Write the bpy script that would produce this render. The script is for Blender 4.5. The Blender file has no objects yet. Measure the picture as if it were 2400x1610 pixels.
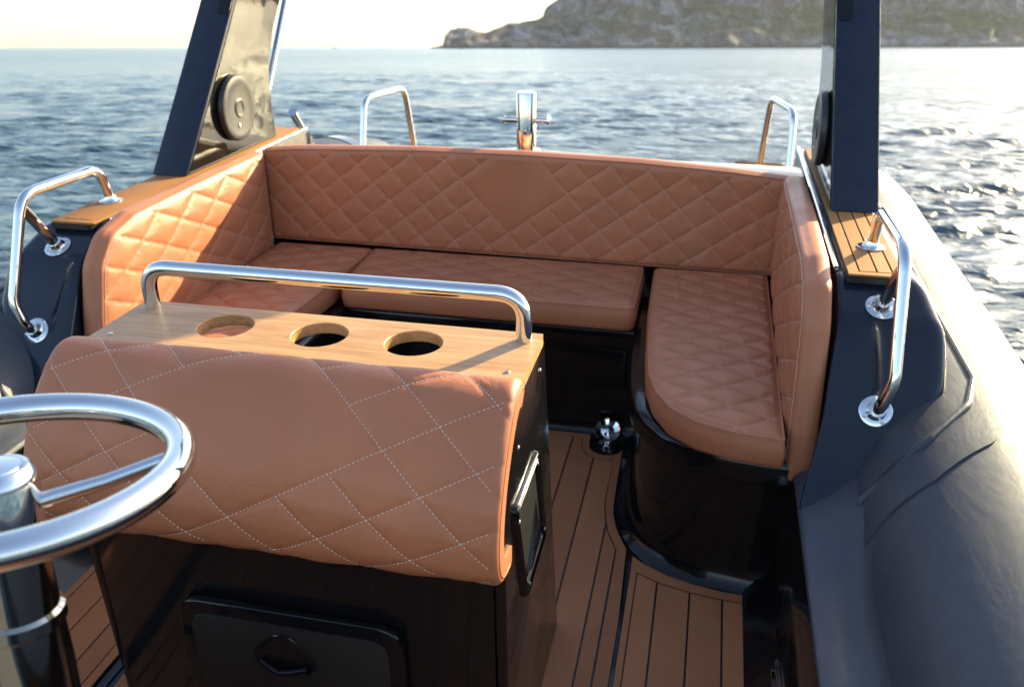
import bpy, bmesh, math, random
import numpy as np
from mathutils import Matrix, Vector, noise
from mathutils.geometry import delaunay_2d_cdt

scene = bpy.context.scene
COL = scene.collection
R_ = math.radians

# ----------------------------------------------------------------------------
# The boat is built in its own frame (x to starboard of the picture, y aft,
# z up from the cockpit floor) and floats slightly bow-down on a level sea.
# ----------------------------------------------------------------------------
UP = Vector((-0.019, 0.110, 0.9937)).normalized()          # true vertical, in the boat frame
EX = (Vector((1, 0, 0)) - UP * UP.x).normalized()
EY = UP.cross(EX)
BW = Matrix((EX, EY, UP)).to_4x4()
BW.translation = Vector((0, 0, 0.15))                      # floor height above the sea

# ---- camera -----------------------------------------------------------------
cam_d = bpy.data.cameras.new('camera')
cam = bpy.data.objects.new('camera', cam_d)
COL.objects.link(cam)
CR = Matrix(((0.9756, -0.0860, 0.2020), (0.2196, 0.4160, -0.8825), (-0.0081, 0.9053, 0.4246)))
q = CR.to_quaternion()
q.normalize()
cam.matrix_world = BW @ (Matrix.Translation((0.72, 0.0, 1.66)) @ q.to_matrix().to_4x4())
cam_d.sensor_fit = 'HORIZONTAL'
cam_d.sensor_width = 36.0
cam_d.lens = 36.0 * 2050 / 2400
cam_d.clip_start = 0.05
cam_d.clip_end = 60000
cam_d.dof.use_dof = True
cam_d.dof.focus_distance = 1.75
cam_d.dof.aperture_fstop = 4.5
scene.camera = cam

# ---- sky and sun --------------------------------------------------------------
SUN_B = Vector((0.552 * 0.9427, 0.834 * 0.9427, 0.3338))   # towards the sun, boat frame
SUN_W = (BW.to_3x3() @ SUN_B).normalized()
sun_el = math.asin(SUN_W.z)
sun_rot = math.atan2(SUN_W.x, SUN_W.y)
world = bpy.data.worlds.new('World')
scene.world = world
world.use_nodes = True
wn = world.node_tree
sky = wn.nodes.new('ShaderNodeTexSky')
sky.sky_type = 'NISHITA'
sky.sun_disc = False
sky.sun_elevation = sun_el
sky.sun_rotation = sun_rot
sky.air_density = 1.05
sky.dust_density = 1.5
sky.ozone_density = 1.0
wn.links.new(sky.outputs[0], wn.nodes['Background'].inputs[0])
wn.nodes['Background'].inputs[1].default_value = 0.125

sl = bpy.data.lights.new('sun', 'SUN')
sl.energy = 5.0
sl.angle = R_(0.6)
sl.color = (1.0, 0.86, 0.50)
so = bpy.data.objects.new('sun', sl)
COL.objects.link(so)
so.rotation_euler = SUN_W.to_track_quat('Z', 'Y').to_euler()
so.location = (20, 30, 25)

scene.view_settings.view_transform = 'Standard'
scene.view_settings.look = 'None'
scene.view_settings.exposure = 1.55
scene.view_settings.gamma = 1.0
scene.view_settings.use_curve_mapping = False
scene.render.engine = 'CYCLES'
scene.cycles.use_denoising = True
scene.cycles.max_bounces = 8
scene.cycles.sample_clamp_indirect = 6.0

# ----------------------------------------------------------------------------
# materials
# ----------------------------------------------------------------------------
def mat(name, col, rough=0.5, metal=0.0, spec=0.5, coat=0.0, ior=None):
    m = bpy.data.materials.new(name)
    m.use_nodes = True
    b = m.node_tree.nodes['Principled BSDF']
    b.inputs['Base Color'].default_value = (*col, 1)
    b.inputs['Roughness'].default_value = rough
    b.inputs['Metallic'].default_value = metal
    b.inputs['Specular IOR Level'].default_value = spec
    b.inputs['Coat Weight'].default_value = coat
    if ior:
        b.inputs['IOR'].default_value = ior
    return m

class N:
    """small helper for node graphs"""
    def __init__(self, m):
        self.t = m.node_tree
        self.b = self.t.nodes['Principled BSDF']
    def n(self, typ, **kw):
        nd = self.t.nodes.new(typ)
        for k, v in kw.items():
            if k.startswith('_'):
                setattr(nd, k[1:], v)
            else:
                nd.inputs[k.replace('__', ' ')].default_value = v
        return nd
    def l(self, a, b):
        self.t.links.new(a, b)
    def coord(self, scale=(1, 1, 1), loc=(0, 0, 0), kind='Object', rot=(0, 0, 0)):
        tc = self.n('ShaderNodeTexCoord')
        mp = self.n('ShaderNodeMapping')
        mp.inputs['Scale'].default_value = scale
        mp.inputs['Location'].default_value = loc
        mp.inputs['Rotation'].default_value = rot
        self.l(tc.outputs[kind], mp.inputs['Vector'])
        return mp.outputs[0]
    def noise(self, vec, scale, detail=4, rough=0.5, dist=0.0):
        nd = self.n('ShaderNodeTexNoise', Scale=scale, Detail=detail, Roughness=rough, Distortion=dist)
        self.l(vec, nd.inputs['Vector'])
        return nd.outputs['Fac']
    def ramp(self, fac, stops):
        r = self.n('ShaderNodeValToRGB')
        e = r.color_ramp.elements
        while len(e) < len(stops):
            e.new(0.5)
        for k, (p, c) in enumerate(stops):
            e[k].position = p
            e[k].color = (*c, 1) if len(c) == 3 else c
        self.l(fac, r.inputs['Fac'])
        return r.outputs['Color']
    def maprange(self, fac, a, b, c, d):
        r = self.n('ShaderNodeMapRange')
        for i, v in enumerate((a, b, c, d)):
            r.inputs[i + 1].default_value = v
        self.l(fac, r.inputs[0])
        return r.outputs[0]
    def math(self, op, a, b):
        r = self.n('ShaderNodeMath', _operation=op)
        for i, v in enumerate((a, b)):
            if isinstance(v, (int, float)):
                r.inputs[i].default_value = v
            else:
                self.l(v, r.inputs[i])
        return r.outputs[0]
    def mix(self, fac, a, b):
        r = self.n('ShaderNodeMix', _data_type='RGBA')
        for sock, v in ((r.inputs[0], fac), (r.inputs[6], a), (r.inputs[7], b)):
            if isinstance(v, (int, float)):
                sock.default_value = v
            elif isinstance(v, tuple):
                sock.default_value = (*v, 1)
            else:
                self.l(v, sock)
        return r.outputs[2]
    def bump(self, h, strength, dist):
        b = self.n('ShaderNodeBump', Strength=strength, Distance=dist)
        self.l(h, b.inputs['Height'])
        self.l(b.outputs[0], self.b.inputs['Normal'])
        return b

def make_leather():
    m = mat('leather', (0.4, 0.15, 0.07), 0.5, spec=0.34, coat=0.08)
    g = N(m)
    v = g.coord()
    big = g.noise(v, 3.5, 3)
    col = g.ramp(big, [(0.30, (0.410, 0.140, 0.066)), (0.70, (0.490, 0.172, 0.082))])
    wear = g.maprange(g.noise(v, 2.3, 8, 0.75, 0.4), 0.52, 0.78, 0, 0.30)
    col = g.mix(wear, col, (0.52, 0.27, 0.17))
    g.l(col, g.b.inputs['Base Color'])
    g.b.inputs['Coat Roughness'].default_value = 0.42
    # fine sit creases: thin valleys of a warped noise, only in some patches
    cn = g.noise(v, 11, 3, 0.5, 2.2)
    cr = g.maprange(g.math('ABSOLUTE', g.math('SUBTRACT', cn, 0.5), 0.0), 0.0, 0.035, 0, 1)
    cm = g.maprange(g.noise(g.coord(loc=(3, 1, 2)), 3.0, 2), 0.50, 0.66, 0, 1)
    crease = g.math('MULTIPLY', g.math('SUBTRACT', cr, 1.0), g.math('MULTIPLY', cm, 1.6))
    vo = g.n('ShaderNodeTexVoronoi', Scale=520.0)
    g.l(v, vo.inputs['Vector'])
    fine = g.noise(v, 900, 2)
    wr = g.noise(v, 26, 3)
    h = g.math('ADD', g.math('MULTIPLY', vo.outputs['Distance'], 0.55), g.math('MULTIPLY', fine, 0.4))
    h = g.math('ADD', h, g.math('MULTIPLY', wr, 2.5))
    h = g.math('ADD', h, crease)
    g.bump(h, 0.40, 0.0010)
    g.l(g.maprange(g.noise(v, 9, 4), 0.3, 0.7, 0.38, 0.52), g.b.inputs['Roughness'])
    return m

def make_gel(name, col, rough=0.09, dirt=1.0):
    m = mat(name, col, rough, spec=0.30, coat=0.12)
    g = N(m)
    v = g.coord()
    g.b.inputs['Coat Roughness'].default_value = 0.03
    g.l(g.maprange(g.noise(v, 14, 5, 0.6), 0.35, 0.75, rough * 0.8, rough * 2.2), g.b.inputs['Roughness'])
    g.bump(g.noise(v, 5, 2), 0.10, 0.02)
    # dried salt and dust
    dust = g.math('MULTIPLY', g.maprange(g.noise(v, 6, 5, 0.7), 0.52, 0.80, 0, 1), g.maprange(g.noise(g.coord(scale=(60, 60, 14)), 4, 4, 0.75), 0.5, 0.8, 0, 0.35 * dirt))
    g.l(g.mix(dust, tuple(col), (0.16, 0.14, 0.12)), g.b.inputs['Base Color'])
    return m

def make_steel(name='steel', rough=0.022):
    m = mat(name, (0.74, 0.73, 0.72), rough, metal=1.0)
    g = N(m)
    v = g.coord()
    g.l(g.maprange(g.noise(v, 30, 5, 0.65), 0.45, 0.85, rough, rough + 0.075), g.b.inputs['Roughness'])
    return m

def make_teak(name, a, b, c):
    m = mat(name, b, 0.6, spec=0.18)
    g = N(m)
    v = g.coord(scale=(240, 3.0, 60))
    fine = g.noise(v, 1.0, 3, 0.6)
    v2 = g.coord(scale=(34, 0.9, 20))
    wide = g.noise(v2, 1.0, 4, 0.55, 0.4)
    f = g.math('ADD', g.math('MULTIPLY', fine, 0.55), g.math('MULTIPLY', wide, -2.2))
    col = g.ramp(f, [(0.32, a), (0.50, b), (0.68, c)])
    oi = g.n('ShaderNodeObjectInfo')
    hs = g.n('ShaderNodeHueSaturation')
    wear = g.maprange(g.noise(g.coord(), 5.5, 5, 0.65), 0.3, 0.7, 0.90, 1.06)
    g.l(g.math('MULTIPLY', wear, g.maprange(oi.outputs['Random'], 0, 1, 0.78, 1.12)), hs.inputs['Value'])
    g.l(col, hs.inputs['Color'])
    g.l(hs.outputs[0], g.b.inputs['Base Color'])
    g.bump(fine, 0.35, 0.0006)
    return m

def make_maple():
    m = mat('maple', (0.45, 0.27, 0.13), 0.38, spec=0.4)
    g = N(m)
    v = g.coord(scale=(2.2, 22, 22))
    w = g.noise(v, 1.3, 6, 0.62, 1.2)
    v2 = g.coord(scale=(9, 260, 200))
    f2 = g.noise(v2, 1.0, 3)
    f = g.math('ADD', g.math('MULTIPLY', w, 0.6), g.math('MULTIPLY', f2, 0.4))
    col = g.ramp(f, [(0.33, (0.31, 0.140, 0.050)), (0.5, (0.47, 0.248, 0.106)), (0.66, (0.56, 0.325, 0.150))])
    g.l(col, g.b.inputs['Base Color'])
    g.bump(f2, 0.15, 0.0004)
    return m

def make_hypalon():
    m = mat('hypalon', (0.035, 0.040, 0.055), 0.42, spec=0.5)
    g = N(m)
    v = g.coord()
    big = g.noise(v, 2.2, 5, 0.6)
    g.l(g.ramp(big, [(0.3, (0.036, 0.038, 0.050)), (0.7, (0.054, 0.056, 0.070))]), g.b.inputs['Base Color'])
    dust = g.noise(v, 40, 6, 0.7)
    g.l(g.maprange(dust, 0.3, 0.75, 0.42, 0.62), g.b.inputs['Roughness'])
    fine = g.noise(v, 700, 2)
    wr = g.noise(g.coord(scale=(3, 1.2, 3)), 2.4, 4, 0.6, 0.6)
    g.bump(g.math('ADD', g.math('MULTIPLY', fine, 0.25), g.math('MULTIPLY', wr, 5.0)), 0.45, 0.0016)
    return m

M = dict(
    leather=make_leather(),
    stitch=mat('stitch_thread', (0.74, 0.64, 0.55), 0.7, spec=0.2),
    black=make_gel('black_gelcoat', (0.0065, 0.0060, 0.0068)),
    navy=make_gel('navy_gelcoat', (0.012, 0.016, 0.028), 0.10),
    arch=make_gel('navy_satin', (0.014, 0.017, 0.032), 0.28, 0.12),
    gloss=make_gel('gloss_panel', (0.012, 0.010, 0.009), 0.035),
    steel=make_steel(),
    steel_plate=make_steel('steel_plate', 0.14),
    teak=make_teak('synthetic_teak', (0.46, 0.175, 0.076), (0.61, 0.262, 0.122), (0.72, 0.335, 0.165)),
    coaming=make_teak('coaming_teak', (0.36, 0.160, 0.050), (0.45, 0.210, 0.068), (0.53, 0.265, 0.092)),
    maple=make_maple(),
    column=mat('reflection_toned_steel', (0.48, 0.43, 0.36), 0.10, metal=1.0),  # chrome column, its dark brown reflections put into the base colour
    caulk=mat('black_caulk', (0.008, 0.008, 0.010), 0.5),
    hypalon=make_hypalon(),
    plastic=mat('dark_plastic', (0.030, 0.027, 0.025), 0.38),
    hatch=mat('textured_black', (0.010, 0.009, 0.009), 0.42),
    rubber=mat('black_rubber', (0.010, 0.010, 0.012), -2.2),
    white=mat('white_gelcoat', (0.62, 0.62, 0.62), 0.25),
    helm=make_gel('grey_console', (0.085, 0.088, 0.10), 0.35),
)
_g = N(M['hatch'])
_b = _g.n('ShaderNodeTexVoronoi', Scale=420.0)
_g.l(_g.coord(), _b.inputs['Vector'])
_g.bump(_b.outputs['Distance'], 0.6, 0.0015)

# ----------------------------------------------------------------------------
# object helpers
# ----------------------------------------------------------------------------
def tag(o, label=None, cat=None, group=None, kind=None):
    for k, v in (('label', label), ('category', cat), ('group', group), ('kind', kind)):
        if v:
            o[k] = v
    return o

def thing(name, base, label, cat, group=None):
    """an Empty at the base of a thing; its parts are given in boat coordinates"""
    o = bpy.data.objects.new(name, None)
    o.empty_display_size = 0.1
    COL.objects.link(o)
    o.matrix_world = BW @ Matrix.Translation(base)
    o['_base'] = base
    return tag(o, label, cat, group)

def base_of(parent):
    while parent.parent:
        parent = parent.parent
    return Vector(parent['_base'])

class MB:
    def __init__(self):
        self.v = []
        self.f = []
    def add(self, vs, fs):
        o = len(self.v)
        self.v += [tuple(p) for p in vs]
        self.f += [tuple(i + o for i in f) for f in fs]
        return self
    def box(self, a, b):
        (x0, y0, z0), (x1, y1, z1) = a, b
        return self.add([(x0, y0, z0), (x1, y0, z0), (x1, y1, z0), (x0, y1, z0), (x0, y0, z1), (x1, y0, z1), (x1, y1, z1), (x0, y1, z1)],
                        [(0, 3, 2, 1), (4, 5, 6, 7), (0, 1, 5, 4), (1, 2, 6, 5), (2, 3, 7, 6), (3, 0, 4, 7)])
    def prism(self, poly, fn, t0, t1):
        """polygon (u, v) pushed from t0 to t1; fn(u, v, t) -> point"""
        n = len(poly)
        vs = [fn(u, v, t0) for u, v in poly] + [fn(u, v, t1) for u, v in poly]
        return self.add(vs, [tuple(range(n))[::-1], tuple(range(n, 2 * n))] + [(i, (i + 1) % n, n + (i + 1) % n, n + i) for i in range(n)])
    def tube(self, path, r, seg=16, closed=False, caps=True):
        P = [Vector(p) for p in path]
        n = len(P)
        rs = r if isinstance(r, (list, tuple)) else [r] * n
        T = []
        for i in range(n):
            a = P[(i - 1) % n] if (closed or i > 0) else P[i]
            b = P[(i + 1) % n] if (closed or i < n - 1) else P[i]
            T.append((b - a).normalized())
        ref = Vector((0, 0, 1)) if abs(T[0].z) < 0.9 else Vector((1, 0, 0))
        u = (ref - T[0] * ref.dot(T[0])).normalized()
        vs = []
        for i in range(n):
            u = (u - T[i] * u.dot(T[i])).normalized()
            w = T[i].cross(u)
            for k in range(seg):
                a = 2 * math.pi * k / seg
                vs.append(P[i] + (u * math.cos(a) + w * math.sin(a)) * rs[i])
        fs = []
        for i in range(n if closed else n - 1):
            j = (i + 1) % n
            for k in range(seg):
                l = (k + 1) % seg
                fs.append((i * seg + k, i * seg + l, j * seg + l, j * seg + k))
        if caps and not closed:
            fs.append(tuple(range(seg))[::-1])
            fs.append(tuple(range((n - 1) * seg, n * seg)))
        return self.add(vs, fs)
    def lathe(self, prof, origin, axis, seg=40, cap=True):
        """profile of (radius, height) turned about an axis"""
        o = Vector(origin)
        ax = Vector(axis).normalized()
        ref = Vector((0, 0, 1)) if abs(ax.z) < 0.9 else Vector((1, 0, 0))
        u = (ref - ax * ref.dot(ax)).normalized()
        w = ax.cross(u)
        vs = []
        for r, h in prof:
            for k in range(seg):
                a = 2 * math.pi * k / seg
                vs.append(o + ax * h + (u * math.cos(a) + w * math.sin(a)) * r)
        fs = []
        for i in range(len(prof) - 1):
            for k in range(seg):
                l = (k + 1) % seg
                fs.append((i * seg + k, i * seg + l, (i + 1) * seg + l, (i + 1) * seg + k))
        if cap:
            fs.append(tuple(range(seg))[::-1])
            n = len(prof)
            fs.append(tuple(range((n - 1) * seg, n * seg)))
        return self.add(vs, fs)
    def loft(self, loops, cap=True):
        n = len(loops[0])
        vs = [p for lp in loops for p in lp]
        fs = []
        for i in range(len(loops) - 1):
            for k in range(n):
                l = (k + 1) % n
                fs.append((i * n + k, i * n + l, (i + 1) * n + l, (i + 1) * n + k))
        if cap:
            fs.append(tuple(range(n))[::-1])
            fs.append(tuple(range((len(loops) - 1) * n, len(loops) * n)))
        return self.add(vs, fs)
    def mesh(self, name, base=(0, 0, 0), bevel=0.0, seg=2, angle=35, merge=False):
        me = bpy.data.meshes.new(name)
        b = Vector(base)
        me.from_pydata([tuple(Vector(p) - b) for p in self.v], [], self.f)
        bm = bmesh.new()
        bm.from_mesh(me)
        if merge:
            bmesh.ops.remove_doubles(bm, verts=bm.verts, dist=1e-5)
        bmesh.ops.recalc_face_normals(bm, faces=bm.faces)
        if bevel:
            es = [e for e in bm.edges if len(e.link_faces) == 2 and e.calc_face_angle(0) > R_(30)]
            bmesh.ops.bevel(bm, geom=es, offset=bevel, segments=seg, profile=0.5, affect='EDGES', clamp_overlap=True)
        bm.to_mesh(me)
        bm.free()
        me.shade_smooth()
        me.set_sharp_from_angle(angle=R_(angle))
        return me
    def build(self, name, material, parent=None, kind=None, label=None, **kw):
        base = base_of(parent) if parent else Vector((0, 0, 0))
        me = self.mesh(name, base, **kw)
        me.materials.append(M[material] if isinstance(material, str) else material)
        o = bpy.data.objects.new(name, me)
        COL.objects.link(o)
        if parent:
            o.parent = parent
        if kind:
            o['kind'] = kind
        if label:
            o['label'] = label
        return o

def fillet(pts, rad, seg=8):
    P = [Vector(p) for p in pts]
    out = [P[0]]
    for i in range(1, len(P) - 1):
        r = rad[i - 1] if isinstance(rad, (list, tuple)) else rad
        a = (P[i - 1] - P[i])
        b = (P[i + 1] - P[i])
        la, lb = a.length, b.length
        a.normalize()
        b.normalize()
        ang = a.angle(b)
        d = min(r / math.tan(ang / 2), la * 0.49, lb * 0.49)
        p0 = P[i] + a * d
        p1 = P[i] + b * d
        for k in range(seg + 1):
            t = k / seg
            out.append(p0 * (1 - t) ** 2 + P[i] * (2 * t * (1 - t)) + p1 * t * t)
    out.append(P[-1])
    return out

def fillet2(poly, rad, seg=7):
    """closed 2D polygon with rounded corners"""
    n = len(poly)
    out = []
    for i in range(n):
        p = Vector(poly[i])
        r = rad[i] if isinstance(rad, (list, tuple)) else rad
        if r <= 0:
            out.append(p)
            continue
        a = Vector(poly[i - 1]) - p
        b = Vector(poly[(i + 1) % n]) - p
        la, lb = a.length, b.length
        a.normalize()
        b.normalize()
        d = min(r / math.tan(a.angle(b) / 2), la * 0.49, lb * 0.49)
        p0 = p + a * d
        p1 = p + b * d
        for k in range(seg + 1):
            t = k / seg
            out.append(p0 * (1 - t) ** 2 + p * (2 * t * (1 - t)) + p1 * t * t)
    return [tuple(p) for p in out]

def resample(poly, step):
    out = []
    n = len(poly)
    for i in range(n):
        a, b = np.array(poly[i]), np.array(poly[(i + 1) % n])
        k = max(1, int(np.linalg.norm(b - a) / step))
        for t in range(k):
            out.append(tuple(a + (b - a) * t / k))
    return out

def screw_mesh():
    m = MB()
    m.lathe([(0.0052, 0), (0.0052, 0.0012), (0.0040, 0.0022), (0.0022, 0.0022), (0.0020, 0.0010)], (0, 0, 0), (0, 0, 1), 14)
    me = m.mesh('screw')
    me.materials.append(M['steel_plate'])
    return me
SCREW = screw_mesh()

def add_screw(p, normal, parent):
    o = bpy.data.objects.new('screw', SCREW)
    COL.objects.link(o)
    o.parent = parent
    o.matrix_local = Matrix.Translation(Vector(p) - base_of(parent)) @ Vector(normal).to_track_quat('Z', 'Y').to_matrix().to_4x4()
    return o

def clip_strip(poly, x0, x1):
    def half(pl, keep, cut):
        out = []
        for i in range(len(pl)):
            a, b = pl[i], pl[(i + 1) % len(pl)]
            ka, kb = keep(a), keep(b)
            if ka:
                out.append(a)
            if ka != kb:
                t = (cut - a[0]) / (b[0] - a[0])
                out.append((cut, a[1] + t * (b[1] - a[1])))
        return out
    p = half(poly, lambda q_: q_[0] >= x0, x0)
    if p:
        p = half(p, lambda q_: q_[0] <= x1, x1)
    return p

# ----------------------------------------------------------------------------
# setting: sea and headland (world frame)
# ----------------------------------------------------------------------------
CAM_W = cam.matrix_world.translation
FWD = (cam.matrix_world.to_3x3() @ Vector((0, 0, -1)))
FWD = Vector((FWD.x, FWD.y, 0)).normalized()
RGT = Vector((FWD.y, -FWD.x, 0))

def build_sea():
    rng = np.random.default_rng(7)
    heading = math.atan2(FWD.x, FWD.y)
    fine = np.linspace(-42, 42, 520)
    coarse = np.linspace(42, 318, 150)[1:-1]
    ang = np.radians(np.concatenate([fine, coarse])) + heading
    r = [0.6]
    while r[-1] < 6000:
        q_ = 1.018 if r[-1] < 5 else (1.0 + float(np.interp(r[-1], [60, 260], [0.007, 0.022])) if r[-1] < 900 else 1.16)
        r.append(r[-1] * q_)
    r = np.array(r)
    Rr, A = np.meshgrid(r, ang, indexing='ij')
    x = CAM_W.x + Rr * np.sin(A)
    y = CAM_W.y + Rr * np.cos(A)
    z = np.zeros_like(x)
    wind = heading + math.radians(172)
    for k in range(80):
        lam = 0.22 * (8 ** (k / 79.0))
        th = wind + rng.normal(0, 0.42)
        kx, ky = math.sin(th) * 2 * math.pi / lam, math.cos(th) * 2 * math.pi / lam
        amp = 0.0060 * lam ** 0.6 * rng.uniform(0.6, 1.4)
        fade = np.clip(1.8 - Rr * np.interp(Rr, [60, 260], [0.007, 0.022]) / (lam * 0.30), 0, 1)
        ph = kx * x + ky * y + rng.uniform(0, 6.283)
        s = np.sin(ph)
        z += fade * amp * (s + 0.22 * np.cos(2 * ph))
    # slow swell that groups the ripples into patches
    gx = 0.75 + 0.45 * np.sin(0.35 * x + 0.22 * y + 1.0) * np.sin(0.17 * x - 0.41 * y + 2.0)
    z *= gx
    n, m_ = x.shape
    verts = np.stack([x, y, z], -1).reshape(-1, 3)
    i, j = np.meshgrid(np.arange(n - 1), np.arange(m_), indexing='ij')
    j2 = (j + 1) % m_
    faces = np.stack([i * m_ + j, i * m_ + j2, (i + 1) * m_ + j2, (i + 1) * m_ + j], -1).reshape(-1, 4)
    me = bpy.data.meshes.new('sea')
    me.vertices.add(len(verts))
    me.vertices.foreach_set('co', verts.ravel())
    me.loops.add(faces.size)
    me.loops.foreach_set('vertex_index', faces.ravel().astype(np.int32))
    me.polygons.add(len(faces))
    me.polygons.foreach_set('loop_start', np.arange(0, faces.size, 4, dtype=np.int32))
    me.update(calc_edges=True)
    me.validate()
    me.shade_smooth()
    m = mat('sea_water', (0.045, 0.080, 0.105), 0.10, spec=0.5, ior=1.333)
    g = N(m)
    v = g.coord(scale=(1.0, 1.0, 1.0))
    n1 = g.noise(g.coord(rot=(0, 0, heading), scale=(0.75, 1.3, 1)), 3.4, 5, 0.6, 0.3)
    n2 = g.noise(g.coord(rot=(0, 0, heading + 0.15), scale=(0.5, 1.25, 1)), 0.9, 5, 0.62, 0.3)
    n3 = g.noise(g.coord(rot=(0, 0, heading - 0.1), scale=(0.4, 1.2, 1)), 0.16, 6, 0.66, 0.3)
    h = g.math('ADD', g.math('MULTIPLY', n1, 0.06), g.math('MULTIPLY', n2, 0.26))
    h = g.math('ADD', h, g.math('MULTIPLY', n3, 1.3))
    # ripples too fine to model grow with the stretch of open water away from the sheltering hull
    geo = g.n('ShaderNodeNewGeometry')
    ln = g.n('ShaderNodeVectorMath', _operation='LENGTH')
    g.l(geo.outputs['Position'], ln.inputs[0])
    g.l(g.maprange(ln.outputs['Value'], 12, 160, 0.16, 0.22), g.b.inputs['Roughness'])
    g.bump(h, 0.75, 1.0)
    me.materials.append(m)
    o = bpy.data.objects.new('sea', me)
    COL.objects.link(o)
    if (Vector(me.polygons[0].normal).z) < 0:
        me.flip_normals()
    tag(o, kind='structure')
    return o

build_sea()

def build_headland():
    D = 900.0
    prof = [(-84, -3), (-78, 0.5), (-66, 3), (-64.5, 12), (-59, 18), (-50, 19.5), (-41, 19), (-35, 16), (-29, 14.5), (-23, 15), (-8, 21),
            (-1, 24.5), (6, 23.5), (14, 25.5), (27, 28), (31, 31), (32.5, 40), (43, 47), (55, 54), (80, 66), (130, 92), (250, 128), (420, 150), (900, 140)]
    px = np.array([p[0] for p in prof])
    pz = np.array([p[1] for p in prof])
    Ls = np.concatenate([np.arange(-88, 180, 1.6), np.arange(180, 760, 3.2)])
    Ts = np.concatenate([np.arange(-4, 120, 2.4), np.arange(120, 460, 8)])
    Lg, Tg = np.meshgrid(Ls, Ts, indexing='ij')
    # slope profile from shore to ridge: rocky shelf, apron, cliff band, upper slope
    tw = np.array([-4, 0, 4, 14, 45, 75, 90, 130, 220, 460])
    fw = np.array([-6, 0, 5, 9, 24, 38, 66, 88, 118, 160.0])
    H = np.minimum(np.interp(Tg, tw, fw), np.interp(Lg, px, pz) * np.clip(Tg / 10 + 0.02, -0.3, 1))
    verts = []
    for a in range(len(Ls)):
        for b in range(len(Ts)):
            L, T, h = Lg[a, b], Tg[a, b], H[a, b]
            shore = 26 * noise.noise((L * 0.012, 3.1, 0)) + 9 * noise.noise((L * 0.05, 8.1, 0)) if L > 30 else 4 * noise.noise((L * 0.08, 8.1, 0))
            k = min(1.0, max(0.0, h / 10))
            nz = noise.ridged_multi_fractal((L * 0.035, T * 0.035, 0.3), 0.9, 2.1, 5, 1.0, 2.0) - 1.1
            n2 = noise.fractal((L * 0.11, T * 0.11, h * 0.05), 0.7, 2.2, 5)
            edge = 0.45 if L < 45 else 1.3
            dz = (nz * 4.2 + n2 * 2.6) * k * edge
            p = CAM_W + FWD * (D + T + shore + n2 * 3.5 * k) + RGT * (L * (D + T) / D + 3.0 * n2 * k * edge)
            verts.append((p.x, p.y, h + dz))
    m_ = len(Ts)
    faces = [(a * m_ + b, (a + 1) * m_ + b, (a + 1) * m_ + b + 1, a * m_ + b + 1) for a in range(len(Ls) - 1) for b in range(m_ - 1)]
    me = bpy.data.meshes.new('headland')
    me.from_pydata(verts, [], faces)
    me.shade_smooth()
    m = mat('headland_rock', (0.3, 0.28, 0.26), 0.9, spec=0.15)
    g = N(m)
    v = g.coord()
    big = g.noise(v, 0.020, 5, 0.62, 0.4)
    mid = g.noise(g.coord(scale=(1, 1, 0.4)), 0.055, 8, 0.68, 0.6)
    rock = g.ramp(mid, [(0.38, (0.028, 0.027, 0.030)), (0.49, (0.115, 0.110, 0.113)), (0.63, (0.29, 0.28, 0.275))])  # darkest stop paints crevice shade into the rock colour
    ochre = g.ramp(mid, [(0.35, (0.095, 0.062, 0.046)), (0.65, (0.27, 0.18, 0.135))])
    green = g.ramp(g.noise(v, 0.22, 4), [(0.35, (0.035, 0.046, 0.022)), (0.65, (0.085, 0.095, 0.038))])
    geo = g.n('ShaderNodeNewGeometry')
    sep = g.n('ShaderNodeSeparateXYZ')
    g.l(geo.outputs['Normal'], sep.inputs[0])
    sp = g.n('ShaderNodeSeparateXYZ')
    g.l(geo.outputs['Position'], sp.inputs[0])
    flat = g.maprange(sep.outputs['Z'], 0.45, 0.75, 0, 1)
    dotn = g.n('ShaderNodeVectorMath', _operation='DOT_PRODUCT')
    dotn.inputs[1].default_value = (RGT.x, RGT.y, 0)
    g.l(geo.outputs['Position'], dotn.inputs[0])
    east = g.maprange(dotn.outputs['Value'], 60, 260, -0.10, 0.07)
    veg = g.math('MULTIPLY', flat, g.maprange(g.math('ADD', big, east), 0.44, 0.56, 0, 0.95))
    low = g.maprange(g.math('ADD', sp.outputs['Z'], g.math('MULTIPLY', mid, 14)), 14, 24, 1, 0)
    c1 = g.mix(g.maprange(big, 0.46, 0.62, 0, 0.55), rock, ochre)
    c2 = g.mix(g.math('MULTIPLY', veg, g.math('SUBTRACT', 1.0, low)), c1, green)
    wet = g.maprange(sp.outputs['Z'], 0.8, 3.0, 0.85, 0)
    c3 = g.mix(wet, c2, (0.05, 0.045, 0.04))
    g.l(c3, g.b.inputs['Base Color'])
    g.bump(g.math('ADD', mid, g.math('MULTIPLY', g.noise(v, 0.6, 5), 0.4)), 0.9, 3.0)
    me.materials.append(m)
    o = bpy.data.objects.new('headland', me)
    COL.objects.link(o)
    tag(o, kind='structure')
    # low scrub on the slopes: far too much to count
    rnd = random.Random(4)
    ico = bmesh.new()
    bmesh.ops.create_icosphere(ico, subdivisions=1, radius=1)
    iv = [v_.co.copy() for v_ in ico.verts]
    fi = [[w.index for w in f.verts] for f in ico.faces]
    ico.free()
    vs, fs = [], []
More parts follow.
